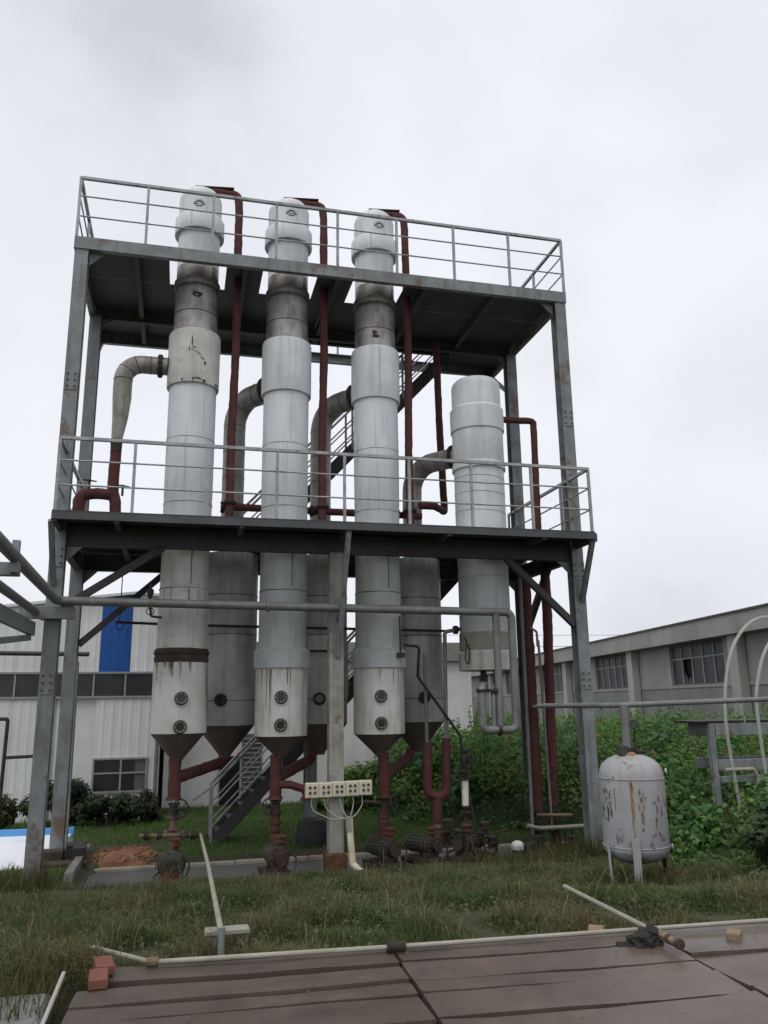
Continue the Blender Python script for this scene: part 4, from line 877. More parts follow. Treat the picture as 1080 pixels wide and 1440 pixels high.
# ------------------------------------------------------------------ pressure tank at the right
TKX, TKY, tr = 5.21, 9.05, .37
gzt = gz(TKX, TKY)
t = thing('pressure_tank', (TKX, TKY, gzt), 'pale upright tank with rust runs standing on thin legs', 'tank')
c = (TKX, TKY, 0)
prof = [(0.0, .30), (.12, .305), (.23, .335), (.32, .385), (tr - .005, .45), (tr, .47), (tr, 1.25), (tr - .01, 1.31), (.33, 1.39), (.25, 1.455), (.16, 1.49), (.0, 1.50)]
MB().lathe(c, prof, 48).build('vessel', 'tank_paint', t)
for z_ in (.50, 1.24): MB().torus((TKX, TKY, z_), (0, 0, 1), tr + .001, .007, 48, 6).build('weld_seam', 'tank_paint', t)
va = math.atan2(TKX, TKY)
def tk(a, z, r=tr + .0035): return (TKX - r * math.sin(va + a), TKY - r * math.cos(va + a), z)
def run(a0, w, z1, z0, seed, nm='rust_run', mt='rust_run'):
    rnd = random.Random(seed); L, Rr = [], []; n_ = 12
    for k in range(n_ + 1):
        z = z1 + (z0 - z1) * k / n_; ww = w * (1.2 - .7 * k / n_) * rnd.uniform(.5, 1.1); aa = a0 + rnd.uniform(-.02, .02)
        L.append(tk(aa - ww, z)); Rr.append(tk(aa + ww, z))
    MB().add(L + Rr, [(k, n_ + 1 + k, n_ + 2 + k, k + 1) for k in range(n_)]).build(nm, mt, t)
run(0.02, .05, 1.25, .55, 3); run(-.30, .02, 1.1, .75, 4); run(.55, .02, 1.15, .9, 6)
rnd = random.Random(12)
for k in range(18):
    a0 = rnd.choice((-.35, -.2, .75, -.9, -.75, 0.9, -.28)) + rnd.uniform(-.14, .14); z = rnd.uniform(.6, 1.12); w = rnd.uniform(.006, .022); h = rnd.uniform(.02, .10)
    rr = ragged(w, h, 12, k + 50); MB().add([tk(a0 + p[0] / tr, z + p[1], tr + .004) for p in rr], [tuple(range(12))]).build('paint_flake', 'flake_grey' if k % 7 else 'rust', t)
MB().lathe((TKX - .03, TKY - .02, 1.485), [(.15, -.03), (.12, .0), (.09, .03), (.05, .05)], 16, .02).build('rusty_top', 'rust_run', t)
for a in (0.0, 2.1, -2.1):
    x_, y_ = TKX - (tr - .02) * math.sin(va + a), TKY - (tr - .02) * math.cos(va + a)
    if a == 0:
        x_, y_ = TKX - (tr + .03) * math.sin(va + a), TKY - (tr + .03) * math.cos(va + a)
    MB().bar((x_, y_, gz(x_, y_) - .14), (x_, y_, .62 if a == 0 else .50), .085 if a == 0 else .06, .02, (math.sin(va + a), math.cos(va + a), 0)).build('leg', 'leg_paint' if a == 0 else 'black_iron', t)
MB().cyl((TKX - .36, TKY - .05, gzt - .05), (TKX - .38, TKY - .05, .55), .018, 8).build('drain_tube', 'leg_paint', t)
MB().cyl((TKX - .02, TKY, 1.48), (TKX - .02, TKY, 1.60), .05, 14).build('nozzle', 'dark_rust', t)
MB().disc_flange((TKX - .02, TKY, 1.56), (0, 0, 1), .085, .03, 16, 8).build('flange', 'dark_rust', t)
MB().cyl((TKX - .15, TKY - .05, 1.55), (TKX + .22, TKY + .02, 1.52), .022, 8).build('side_arm', 'dark_rust', t)
MB().bb(TKX - .17, TKX - .07, TKY - .1, TKY - .02, 1.50, 1.60).build('valve_block', 'pump_green', t)
MB().cyl((TKX + .08, TKY - .02, 1.45), (TKX + .08, TKY - .02, 1.80), .011, 8).build('gauge_stem', 'black_iron', t)
fc = Vector((-math.sin(va), -math.cos(va), 0))
gp = Vector((TKX + .08, TKY - .02, 1.84)); o = MB().cyl(gp, gp + fc * .04, .055, 20).build('gauge', 'black_iron', t); MB().cyl(gp + fc * .041, gp + fc * .044, .045, 20).build('dial', 'pump_green', o)
for z_ in (1.27, .43): MB().cyl((TKX + tr - .03, TKY, z_), (TKX + tr + .08, TKY - .02, z_), .025, 10).build('side_nozzle', 'black_iron', t); MB().cyl((TKX + tr + .08, TKY - .02, z_ - .01), (TKX + tr + .085, TKY - .02, z_ + .06), .012, 8).build('tap', 'white_paint', t)
t.location.z += .045
# pipe feeding the tank
t = thing('feed_pipe', (TKX, TKY, 1.5), 'slim grey pipe crossing level above the pale tank', 'pipe')
MB().tube(fillet([(4.85, 10.55, 2.11), (TKX - .02, TKY + .02, 2.11), (7.4, 9.2, 2.16), (9.8, 9.4, 2.2)], .05), .032, 12).build('run', 'galv_pipe', t)
MB().tube(fillet([(5.85, 13.16, 2.08), (4.85, 10.55, 2.11)], .05), .03, 12).build('run', 'green_grey_pipe', t)
MB().tube([(TKX - .02, TKY, 2.11), (TKX - .02, TKY, 1.575)], .052, 14).build('drop', 'galv_pipe', t)
# ------------------------------------------------------------------ raised steel frame table at the right edge, with hoses
t = thing('steel_trestle', (8.9, 11.6, gz(8.9, 11.6)), 'grey steel trestle frame half sunk in weeds at the right edge', 'trestle')
def tb(x0, x1, y0, y1, z0, z1, nm, mt='frame_steel'): MB().bbev(x0, x1, y0, y1, z0, z1, .005).build(nm, mt, t)
for (x_, y_) in ((8.02, 11.45), (10.6, 11.45), (10.6, 12.0)): tb(x_ - .045, x_ + .045, y_ - .045, y_ + .045, gz(x_, y_) - .05, 1.80, 'leg')
tb(8.08, 10.54, 11.40, 11.49, 1.62, 1.80, 'side_beam'); tb(8.08, 10.54, 11.97, 12.05, 1.62, 1.80, 'side_beam'); tb(7.97, 8.07, 11.52, 11.95, 1.62, 1.80, 'end_beam')
tb(8.08, 10.54, 11.40, 11.49, 1.10, 1.26, 'lower_beam'); tb(8.08, 10.54, 11.97, 12.05, 1.10, 1.26, 'lower_beam')
tb(8.08, 10.54, 11.36, 11.44, .93, 1.02, 'lower_rail')
tb(7.75, 9.9, 11.42, 12.0, 1.81, 1.845, 'top_sheet', 'black_iron')
MB().tube(fillet([(8.1, 11.3, 1.12), (8.6, 11.3, 1.12), (8.66, 11.3, 1.0), (8.66, 11.3, .9)], .05), .03, 10).build('bent_pipe', 'pale_pipe', t)
for x_ in (8.55, 8.8): MB().bar((x_, 11.42, 1.62), (x_ + .1, 11.42, 1.9), .02, .02).build('wire_tie', 'rail_steel', t)
for k, (pts, lab) in enumerate((([(8.3, 11.3, .5), (8.20, 11.3, 1.7), (8.27, 11.3, 2.4), (8.48, 11.3, 2.98), (8.85, 11.3, 3.36), (9.3, 11.3, 3.44), (9.75, 11.3, 3.2), (10.0, 11.3, 2.5), (10.1, 11.3, 1.5)], 'larger pale translucent hose arching over the trestle'),
                 ([(8.8, 11.25, .5), (8.74, 11.25, 1.9), (8.82, 11.25, 2.45), (9.05, 11.25, 2.95), (9.45, 11.25, 3.28), (9.9, 11.25, 3.1), (10.2, 11.25, 2.3), (10.25, 11.25, 1.5)], 'smaller pale translucent hose arching at the right edge'))):
    pp = [Vector(p) for p in pts]; sp = []
    for i2 in range(len(pp) - 1):
        a, b, c_, d_ = pp[max(0, i2 - 1)], pp[i2], pp[i2 + 1], pp[min(len(pp) - 1, i2 + 2)]
        for s_ in range(6):
            u = s_ / 6; sp.append(.5 * ((2 * b) + (c_ - a) * u + (2 * a - 5 * b + 4 * c_ - d_) * u * u + (3 * b - a - 3 * c_ + d_) * u ** 3))
    sp.append(pp[-1]); MB().tube(sp, .027, 12).build('hose', 'hose_clear', None, lab, 'hose', 'pale hoses arching at the right edge')
# ------------------------------------------------------------------ foreground bits
t = thing('drain_pipe', (1.5, 5.7, .6), 'pale pipe lying along the far edge of the boards', 'pipe')
a, b, c_ = dk(-.10, .16, .662), dk(1.40, .13, .662), dk(7.4, .16, .662)
MB().tube(fillet([(-0.52, 6.35, gz(-.5, 6.35) + .10), a, b], .05), .015, 10).build('run', 'pale_pipe', t); MB().tube([b, c_], .015, 10).build('run', 'pale_pipe', t)
MB().cyl(dk(1.34, .13, .662), dk(1.46, .13, .662), .032, 10).build('coupling', 'dark_rust', t); MB().cyl(dk(-.13, .165, .662), dk(-.06, .16, .662), .028, 10).build('coupling', 'rusty_scrub', t)
t = thing('sloping_pipe', (.33, 5.8, .6), 'pale pipe sloping from the first pump down to the boards', 'pipe')
e0 = Vector((.33, 5.78, .745)); MB().tube([(.385, 12.5, .39), (.36, 9.0, .60), e0], .020, 12).build('run', 'pale_pipe', t)
MB().tube([e0 + Vector((0, -.0, .03)), (e0.x, e0.y - .02, .60)], .022, 12).build('drop', 'galv_pipe', t)
t = thing('pipe_stand', (.40, 6.25, .45), 'small bench-like stand under the sloping pipe', 'stand')
zs = .665; gs = gz(.4, 6.25)
MB().bbev(.24, .545, 6.18, 6.30, zs - .035, zs, .006).build('top_bar', 'pale_pipe', t)
MB().bbev(.245, .325, 6.19, 6.29, gs - .04, zs - .036, .008).build('leg', 'concrete', t); MB().bar((.53, 6.24, gs - .04), (.53, 6.24, zs - .036), .02, .02).build('leg', 'frame_steel', t)
MB().bar((.53, 6.24, gs + .05), (.44, 6.24, zs - .04), .014, .014).build('stay', 'frame_steel', t); MB().bar((.44, 6.24, gs - .03), (.53, 6.24, gs + .02), .014, .014).build('stay', 'frame_steel', t)
def brick(c, rz, mt, lab, nm='brick', tilt=0.0, L_=1.0):
    q = Matrix.Rotation(rz, 3, 'Z') @ Matrix.Rotation(tilt, 3, 'X'); b = MB(); b.bbev(-.11, .11, -.0525, .0525, -.0265, .0265, .005)
    b.v = [tuple(Vector(c) + q @ Vector((v[0] * L_, v[1] * min(1, L_ + .2), v[2] * min(1, L_ + .25)))) for v in b.v]
    return b.build(nm, mt, None, lab, 'brick', 'loose bricks on the boards')
p = dk(-.37, -.10, .665); brick(p, R(94), 'red_brick', 'front red brick lying flat on the left corner of the boards')
p = dk(-.372, .135, .668); brick(p, R(99), 'red_brick', 'red brick behind the front one at the left corner', tilt=.05)
p = dk(3.62, -.10, .654); brick(p, R(48), 'yellow_brick', 'yellowish brick lying at the right on the boards', L_=.62)
p = dk(2.86, .36, .60); brick(p, R(60), 'yellow_brick', 'weathered brick just beyond the boards under the pole')
t = thing('spray_lance', (3.0, 5.3, .62), 'long thin pole with dark rag and rusty end on the boards', 'pole')
p0 = Vector((3.12, 6.60, gz(3.1, 6.60) + .24)); p1 = Vector((3.06, 5.04, .70)); d = (p1 - p0)
MB().tube([p0, p1], .016, 10).build('pole', 'pale_pipe', t)
MB().tube(densify([p1 - d.normalized() * .12, p1 + d.normalized() * .16], .03), .026, 10, lump=.35).build('rusty_end', 'rusty_scrub', t)
rnd = random.Random(31)
def lump(c, r, sq, seed, nm):
    bm = bmesh.new(); bmesh.ops.create_icosphere(bm, subdivisions=4, radius=1.0); b = MB()
    for v in bm.verts:
        q = v.co.copy(); k = 1 + .45 * mnoise.noise(q * 1.7 + Vector((seed, 0, 0))) + .25 * mnoise.noise(q * 4.5 + Vector((0, seed, 0)))
        b.v.append((c[0] + q.x * r * sq[0] * k, c[1] + q.y * r * sq[1] * k, max(.612, c[2] + q.z * r * sq[2] * k)))
    b.f = [tuple(v.index for v in f.verts) for f in bm.faces]; b.sm = [True] * len(b.f); bm.free(); b.build(nm, 'rag', t)
lump((2.95, 5.13, .655), .095, (1.0, .8, .75), 1.0, 'rag_bundle'); lump((2.84, 5.16, .632), .07, (1.3, .7, .35), 4.0, 'rag_tail'); lump((3.02, 5.14, .68), .055, (1, 1, 1.1), 7.0, 'rag_knot')
for k, (s_, r_) in enumerate(((.20, .030), (.26, .022), (.31, .032))): MB().disc_flange(p1 + d.normalized() * (s_ - .16), d, r_, .03, 12, 0).build('fitting', 'rusty_scrub' if k % 2 else 'dark_rust', t)
# left corner
t = thing('concrete_block', (-1.1, 5.2, .3), 'broken concrete slab edge at the lower left corner', 'slab')
MB().bbev(-1.9, -.62, 4.95, 5.42, .36, .60, .03).build('slab', 'concrete', t); MB().bbev(-1.7, -.7, 4.5, 4.93, .30, .48, .03).build('step', 'old_wood', t)
MB().tube([(-.60, 4.72, .60), (-.575, 5.45, .68)], .012, 8).build('white_stick', 'white_wire', None, 'thin white stick leaning in the grass at lower left', 'stick')
# ------------------------------------------------------------------ pipe frame at left by the sheet building
t = thing('pipe_barrier', (-3.2, 17.0, 0), 'thin brown pipe frame standing at the left edge', 'pipe frame')
MB().tube(fillet([(-4.2, 17, 2.0), (-3.10, 17, 1.98), (-3.12, 17, -.1)], .05), .035, 8).build('frame', 'dark_rust', t); MB().cyl((-3.12, 17, 1.28), (-2.5, 17, 1.30), .03, 8).build('side_bar', 'dark_rust', t)
MB().cyl((-6, 18.2, 3.30), (-1.8, 17.6, 3.22), .045, 8).build('thin_pipe', 'black_iron', None, 'thin dark level pipe in front of the sheet building at left', 'pipe')
# ------------------------------------------------------------------ buildings
def panel_mesh(w, z0, z1a, z1b, pitch=.19, dep=.007):
    """ribbed sheet: x 0..w, ribs stand out toward -y; top slopes from z1a to z1b"""
    b = MB(); xs = []; x = 0.0
    while x < w - .02:
        xs += [(x, 0), (min(w, x + pitch * .55), 0), (min(w, x + pitch * .66), -dep), (min(w, x + pitch * .89), -dep)]; x += pitch
    xs = [p for p in xs if p[0] < w - .005] + [(w, 0)]
    vs = [(x_, y_, z0) for x_, y_ in xs] + [(x_, y_, z1a + (z1b - z1a) * x_ / w) for x_, y_ in xs]; n_ = len(xs)
    b.add(vs, [(i2, i2 + 1, n_ + i2 + 1, n_ + i2) for i2 in range(n_ - 1)]); return b
LBY = 19.0
t = thing('sheet_building', (-4.5, LBY, -.2), 'white ribbed sheet-metal building with one blue panel, at left', 'building')
def roofz(x): return 4.70 + (x + .95) * .125 if x < -.95 else 4.70 - (x + .95) * .16
def placed(b, x, y=LBY): b.v = [(v[0] + x, v[1] + y, v[2]) for v in b.v]; return b
edges = [-10.5, -9.6, -8.7, -7.8, -6.9, -6.0, -5.1, -4.2, -3.4, -2.55, -1.72, -1.07, -.36]
for a, b in zip(edges[:-1], edges[1:]):
    blue = abs(a + 1.72) < .01
    placed(panel_mesh(b - a - .004, 2.93, roofz(a) - .02, roofz(b) - .02, dep=.002 if blue else .007), a + .002).build('wall_panel', 'blue_sheet' if blue else 'sheet_wall', t, label='saturated blue wall panel' if blue else None)
    if b <= -1.73 or a >= -.65: placed(panel_mesh(b - a - .004, -.25, 2.36, 2.36), a + .002).build('wall_panel', 'sheet_wall', t)
placed(panel_mesh(1.37, 1.12, 2.36, 2.36), -1.72).build('wall_panel', 'sheet_wall', t); placed(panel_mesh(1.37, -.25, .40, .40), -1.72).build('wall_panel', 'sheet_wall', t)
placed(panel_mesh(.24, .402, 1.118, 1.118), -.59).build('wall_panel', 'sheet_wall', t)
MB().bb(-10.5, -.38, LBY + .05, 30, -.25, 4.0).build('core_wall', 'sheet_wall', t)
MB().add([(-10.6, LBY - .1, roofz(-10.6)), (-.95, LBY - .1, 4.70), (-.33, LBY - .1, 4.62), (-.33, 30, 4.62), (-.95, 30, 4.70), (-10.6, 30, roofz(-10.6)),
          (-10.6, LBY - .1, roofz(-10.6) - .06), (-.95, LBY - .1, 4.64), (-.33, LBY - .1, 4.56), (-.33, 30, 4.56), (-.95, 30, 4.64), (-10.6, 30, roofz(-10.6) - .06)],
         [(0, 1, 4, 5), (1, 2, 3, 4), (6, 11, 10, 7), (7, 10, 9, 8), (0, 6, 7, 1), (1, 7, 8, 2), (2, 8, 9, 3), (3, 9, 10, 4), (4, 10, 11, 5), (5, 11, 6, 0)]).build('roof', 'sheet_wall', t)
o = MB().bb(-10.5, -.37, LBY - .045, LBY + .02, 2.365, 2.41).build('strip_window', 'window_frame', t); MB().bb(-10.5, -.37, LBY - .045, LBY + .02, 2.885, 2.925).build('window_head', 'window_frame', o)
x = -10.5
while x < -.4:
    w = random.uniform(.5, .68); x1 = min(-.37, x + w); MB().bb(x + .02, x1 - .02, LBY + .005, LBY + .015, 2.411, 2.884).build('pane', 'dark_glass', o); MB().bb(x1 - .018, x1 + .018, LBY - .03, LBY + .02, 2.411, 2.884).build('mullion', 'window_frame', o); x = x1
wf = MB(); wf.bb(-1.72, -.58, LBY - .04, LBY + .02, 1.08, 1.118); wf.bb(-1.72, -.60, LBY - .04, LBY + .02, .402, .44); wf.bb(-1.72, -1.68, LBY - .04, LBY + .02, .441, 1.079); wf.bb(-.63, -.595, LBY - .04, LBY + .02, .441, 1.079); wf.bb(-1.16, -1.12, LBY - .04, LBY + .02, .441, 1.079); wf.bb(-1.679, -1.161, LBY - .035, LBY + .02, .79, .82); wf.bb(-1.119, -.631, LBY - .035, LBY + .02, .79, .82)
o = wf.build('window', 'window_frame', t)
for (xa_, xb_) in ((-1.679, -1.161), (-1.119, -.85), (-.85, -.631)):
    for (za, zb_) in ((.441, .789), (.821, 1.079)): MB().bb(xa_, xb_ - .004, LBY + .0, LBY + .012, za, zb_).build('pane', 'louvre' if xa_ > -.9 else 'dark_glass', o)
MB().cyl((-.42, LBY - .08, .2), (-.42, LBY - .08, 4.5), .04, 10).build('downpipe', 'galv_pipe', t)
# white rendered building behind the towers
WBY = 20.5
t = thing('rendered_building', (3.5, WBY, -.3), 'low white rendered building with flat fascia behind the towers', 'building')
MB().bb(-.28, 7.40, WBY, 33, -.4, 3.22).build('wall', 'render_wall', t); MB().bbev(-.28, 7.56, WBY - .16, 33.1, 3.221, 3.70, .01).build('fascia', 'grey_render', t)
def louvred(x0, x1, z0, z1, nm):
    o = MB().bb(x0, x1, WBY - .03, WBY - .001, z0, z1).build(nm, 'louvre', t); z = z0 + .05
    while z < z1 - .05: MB().bar((x0 + .03, WBY - .05, z), (x1 - .03, WBY - .05, z), .05, .012, (0, .6, 1)).build('slat', 'window_frame', o); z += .11
louvred(1.52, 2.0, -.1, 1.5, 'louvre_door'); louvred(5.28, 5.68, -.3, 1.35, 'louvre_door')
o = MB().bb(1.02, 1.48, WBY - .03, WBY - .001, -.4, 1.0).build('door', 'void_black', t); MB().bb(.98, 1.018, WBY - .05, WBY - .001, -.4, 1.04).build('door_frame', 'window_frame', o)
# long concrete works building at right
D = (F0 - R0 * .105).normalized(); N = Vector((-D.y, D.x, 0))       # N faces the viewer's left
def wp(d, out, z): v = F0 * d + R0 * (14.45 - .105 * d) + N * out; return (v.x, v.y, z)
t = thing('concrete_works', tuple(wp(30, 0, -.2)), 'long grey concrete works building with steel windows and pilasters, at right', 'building')
def wbox(d0, d1, o0, o1, z0, z1, nm, mt, par=None):
    vs = [wp(d_, o_, z_) for z_ in (z0, z1) for (d_, o_) in ((d0, o0), (d1, o0), (d1, o1), (d0, o1))]
    return MB().add(vs, [(3, 2, 1, 0), (4, 5, 6, 7), (0, 1, 5, 4), (1, 2, 6, 5), (2, 3, 7, 6), (3, 0, 4, 7)]).build(nm, mt, par or t)
DA, DB = 12.0, 74.0
wins = [(19.4, 23.5), (28.1, 32.2), (36.5, 40.4), (45.2, 49.3), (53.9, 58.0), (62.6, 66.6)]
ZS, ZT, ZE = 2.70, 4.20, 4.22
wbox(DA, DB, -.25, 0.0, -.6, 2.60, 'lower_wall', 'grey_render_dark'); wbox(DA, DB, -.25, 0.03, 2.602, ZS - .002, 'sill_band', 'grey_render')
e = DA
for (a, b) in wins + [(DB, DB)]:
    wbox(e, a, -.25, 0.0, ZS, ZE, 'wall', 'grey_render'); e = b
wbox(DA, DB, -.25, .55, ZE + .002, 4.86, 'eaves_beam', 'grey_render'); wbox(DA, DB, -14, .60, 4.862, 4.93, 'roof', 'roof_edge')
wbox(DA, DB, -14, -.26, -.6, 4.2, 'core_wall', 'void_black')
for dp in (18.2, 26.9, 35.4, 44.2, 52.9, 61.6, 70.2): wbox(dp - .28, dp + .28, .032, .34, -.6, ZE, 'pilaster', 'pilaster')
for wi, (a, b) in enumerate(wins):
    o = wbox(a, b, -.14, -.08, ZT - .06, ZE, 'window', 'red_frame'); wbox(a, b, -.14, -.08, ZS, ZS + .05, 'sill_bar', 'red_frame', o)
    nc = 5; pw = (b - a) / nc; zm = ZT - .52
    for k in range(nc + 1): wbox(a + pw * k - .025, a + pw * k + .025, -.14, -.07, ZS + .051, ZT - .061, 'mullion', 'window_frame', o)
    for k in range(nc):
        wbox(a + pw * k + .026, a + pw * (k + 1) - .026, -.13, -.08, zm - .02, zm + .02, 'transom', 'window_frame', o)
        for (za, zb_) in ((ZS + .052, zm - .022), (zm + .022, ZT - .062)):
            broken = (wi == 1 and k == 3 and za < 3)
            if broken:
                # jagged remains of a smashed pane
                for sh in (((.03, 0), (.55, 0), (.35, .25), (.2, .2)), ((.03, .0), (.18, .22), (.12, .6), (.03, .75)), ((.97 * pw, .0), (.97 * pw, .55), (.6 * pw, .2), (.55, 0))):
                    MB().add([wp(a + pw * k + min(p[0], pw - .03), -.11, za + p[1]) for p in sh], [tuple(range(4))]).build('glass_shard', 'purple_glass', o)
                wbox(a + pw * k + .027, a + pw * (k + 1) - .027, -.24, -.235, za, zb_, 'dark_opening', 'void_black', o)
            else: wbox(a + pw * k + .027, a + pw * (k + 1) - .027, -.115, -.105, za, zb_, 'pane', 'purple_glass', o)
# distant power line
for k, (z0, z1) in enumerate(((6.9, 7.2), (8.0, 8.4))):
    pts = [Vector((-20 + 90 * i2 / 20, 62 + 3 * k, z0 + (z1 - z0) * i2 / 20 - .5 * math.sin(PI * i2 / 20))) for i2 in range(21)]
    MB().tube(pts, .018, 5).build('power_line', 'black_rubber', None, ('lower' if k == 0 else 'upper') + ' thin power line crossing the sky above the right building', 'wire', 'thin power lines')
# ------------------------------------------------------------------ vegetation
def lerp3(a, b, t): return tuple(x + (y - x) * t for x, y in zip(a, b))
def grass(name, n, region, hfun, wid, cols, lab, seed, flop=.5, clump=0.3):
    rnd = random.Random(seed); v = []; f = []; tint = []
    while len(f) < n:
        x, y = region(rnd)
        h = hfun(x, y)
        if h <= 0: continue
        nz = mnoise.noise(Vector((x * 1.1, y * 1.1, seed))); n2 = mnoise.noise(Vector((x * 4, y * 4, seed + 3)))
        if rnd.random() > .55 + .6 * n2 + .25: continue
        h *= rnd.uniform(.45, 1.15) * (1 + .5 * n2) * (1 + clump * max(-.55, mnoise.noise(Vector((x * 1.9, y * 1.9, 21))))); a = rnd.uniform(0, 2 * PI); fl = rnd.uniform(.1, 1) * flop
        z = gz(x, y) - .01; w = wid * rnd.uniform(.6, 1.3); ca, sa = math.cos(a), math.sin(a); b_ = len(v)
        lx, ly = ca * h * fl, sa * h * fl; pa, pb = -sa * w, ca * w
        v += [(x - pa, y - pb, z), (x + pa, y + pb, z), (x + lx * .35 + pa * .8, y + ly * .35 + pb * .8, z + h * .6), (x + lx * .35 - pa * .8, y + ly * .35 - pb * .8, z + h * .6), (x + lx, y + ly, z + h * (1 - .3 * fl))]
        f += [(b_, b_ + 1, b_ + 2, b_ + 3), (b_ + 3, b_ + 2, b_ + 4)]
        c = lerp3(cols[0], cols[1], max(0, min(1, .5 + nz * 1.5 + rnd.uniform(-.3, .3))))
        if rnd.random() < .14: c = lerp3(c, cols[2], rnd.uniform(.4, 1))
        tint += [c] * 5
    mb = MB(); mb.v = v; mb.f = f; mb.sm = [False] * len(f); mb.tint = tint
    mb.build(name, 'blade', None, lab, 'grass', None, 'stuff', origin=(0, 0, 0))
def bank_h(x, y):
    if y < 5.66 - .054 * x + (0.0 if x > -.5 else -1.4): return 0
    if -1.2 < x < 6.35 and y > 11.78: return 0
    if math.hypot(x - 4.8, y - 8.2) < .95: return .06
    return (.13 + .05 * mnoise.noise(Vector((x * .8, y * .8, 9)))) * (1 - .45 * sm(9.5, 11.7, y))
grass('bank_grass', 330000, lambda r: (r.uniform(-3.2, 7.2), 5.2 + 6.7 * r.random() ** 1.25), bank_h, .0030, ((.054, .092, .028), (.122, .112, .054), (.25, .215, .13)), 'rough olive-brown grass bank between the boards and the pumps', 1, 1.5, 2.2)
def lawn_h(x, y):
    if y < 13.47 and -1.3 < x < 6.4: return 0
    if y < 11.8: return 0
    if -1.35 < x < -.1 and 13.2 < y < 15.2 and mnoise.noise(Vector((x * 3, y * 2, 0))) > -.2 - (0.3 if x < -.5 else -.1): return 0
    return .10
grass('lawn', 90000, lambda r: (r.uniform(-5.5, 7.5), r.uniform(12.0, 20.4)), lawn_h, .006, ((.06, .14, .03), (.10, .19, .042), (.17, .17, .08)), 'short green grass behind the kerb', 4, .6)
rnd = random.Random(77); wb = MB(); wb.tint = []
def add_leaf(mb, p, nrm, s, col, rnd):
    n = Vector(nrm).normalized(); a = Vector((rnd.uniform(-1, 1), rnd.uniform(-1, 1), rnd.uniform(-1, .3))); u = (a - n * a.dot(n))
    if u.length < 1e-3: return
    u.normalize(); w = n.cross(u); L = s; W = s * rnd.uniform(.32, .5); p = Vector(p); k = n * (-.12 * s)
    b_ = len(mb.v)
    mb.v += [tuple(p), tuple(p + u * L * .4 + w * W + k), tuple(p + u * L + k * 1.6), tuple(p + u * L * .4 - w * W + k), tuple(p + u * L * .45)]
    mb.f += [(b_, b_ + 1, b_ + 4), (b_ + 1, b_ + 2, b_ + 4), (b_ + 2, b_ + 3, b_ + 4), (b_ + 3, b_, b_ + 4)]; mb.sm += [False] * 4; mb.tint += [col] * 5
while len(wb.f) < 36000:
    x, y = rnd.uniform(-3, 7), 5.3 + 6.4 * rnd.random() ** 1.2
    h = bank_h(x, y)
    if h <= 0 or mnoise.noise(Vector((x * 1.4, y * 1.4, 33))) + rnd.uniform(-.3, .3) < 0: continue
    add_leaf(wb, (x, y, gz(x, y) + rnd.uniform(.2, 1.1) * h), (rnd.gauss(0, .6), rnd.gauss(0, .6) - .2, .8), rnd.uniform(.015, .045), lerp3((.05, .085, .03), (.11, .13, .06), rnd.random()), rnd)
wb.build('bank_weeds', 'leaf', None, 'small broad-leaved weeds scattered through the grass bank', 'weeds', None, 'stuff', origin=(0, 0, 0))
# taller tufts hugging the feet of columns, pumps and tank
def tuft(x, y, r_, h, n, lab, seed):
    rnd = random.Random(seed); t = thing('grass_tuft', (x, y, gz(x, y)), lab, 'grass', 'taller tufts of grass'); mb = MB(); mb.tint = []
    for k in range(n):
        a, q = rnd.uniform(0, 2 * PI), r_ * math.sqrt(rnd.random()); bx, by = x + q * math.cos(a), y + q * math.sin(a); z = gz(bx, by) if not (-1.25 < bx < 6.4 and 11.75 < by < 13) else -.17
        hh = h * rnd.uniform(.4, 1); a2 = rnd.uniform(0, 2 * PI); fl = hh * rnd.uniform(.1, .6); w = .005
        pa, pb = -math.sin(a2) * w, math.cos(a2) * w
        mb.add([(bx - pa, by - pb, z), (bx + pa, by + pb, z), (bx + math.cos(a2) * fl * .4 + pa * .7, by + math.sin(a2) * fl * .4 + pb * .7, z + hh * .6), (bx + math.cos(a2) * fl * .4 - pa * .7, by + math.sin(a2) * fl * .4 - pb * .7, z + hh * .6), (bx + math.cos(a2) * fl, by + math.sin(a2) * fl, z + hh * .95)], [(0, 1, 2, 3), (3, 2, 4)])
        mb.tint += [lerp3((.045, .06, .02), (.12, .10, .05), rnd.random())] * 5
    mb.build('blades', 'blade', t)
tuft(XL - .1, YF - .25, .4, .34, 500, 'tall grass tuft at the foot of the front left column', 1)
tuft(XR, YF - .2, .45, .40, 600, 'tall grass tuft at the foot of the front right column', 2)
tuft(5.9, 12.5, .6, .30, 600, 'tall grass tuft in front of the two red legs', 3)
tuft(4.9, 11.7, .9, .26, 900, 'tall grass tuft in front of the valve stand', 4)
tuft(TKX - .1, TKY - .1, .5, .26, 600, 'tall grass tuft under the pale tank', 5)
tuft(-.62, 5.3, .35, .32, 500, 'tall grass tuft beside the left edge of the boards', 6)
rnd = random.Random(19); sb = MB(); sb.tint = []
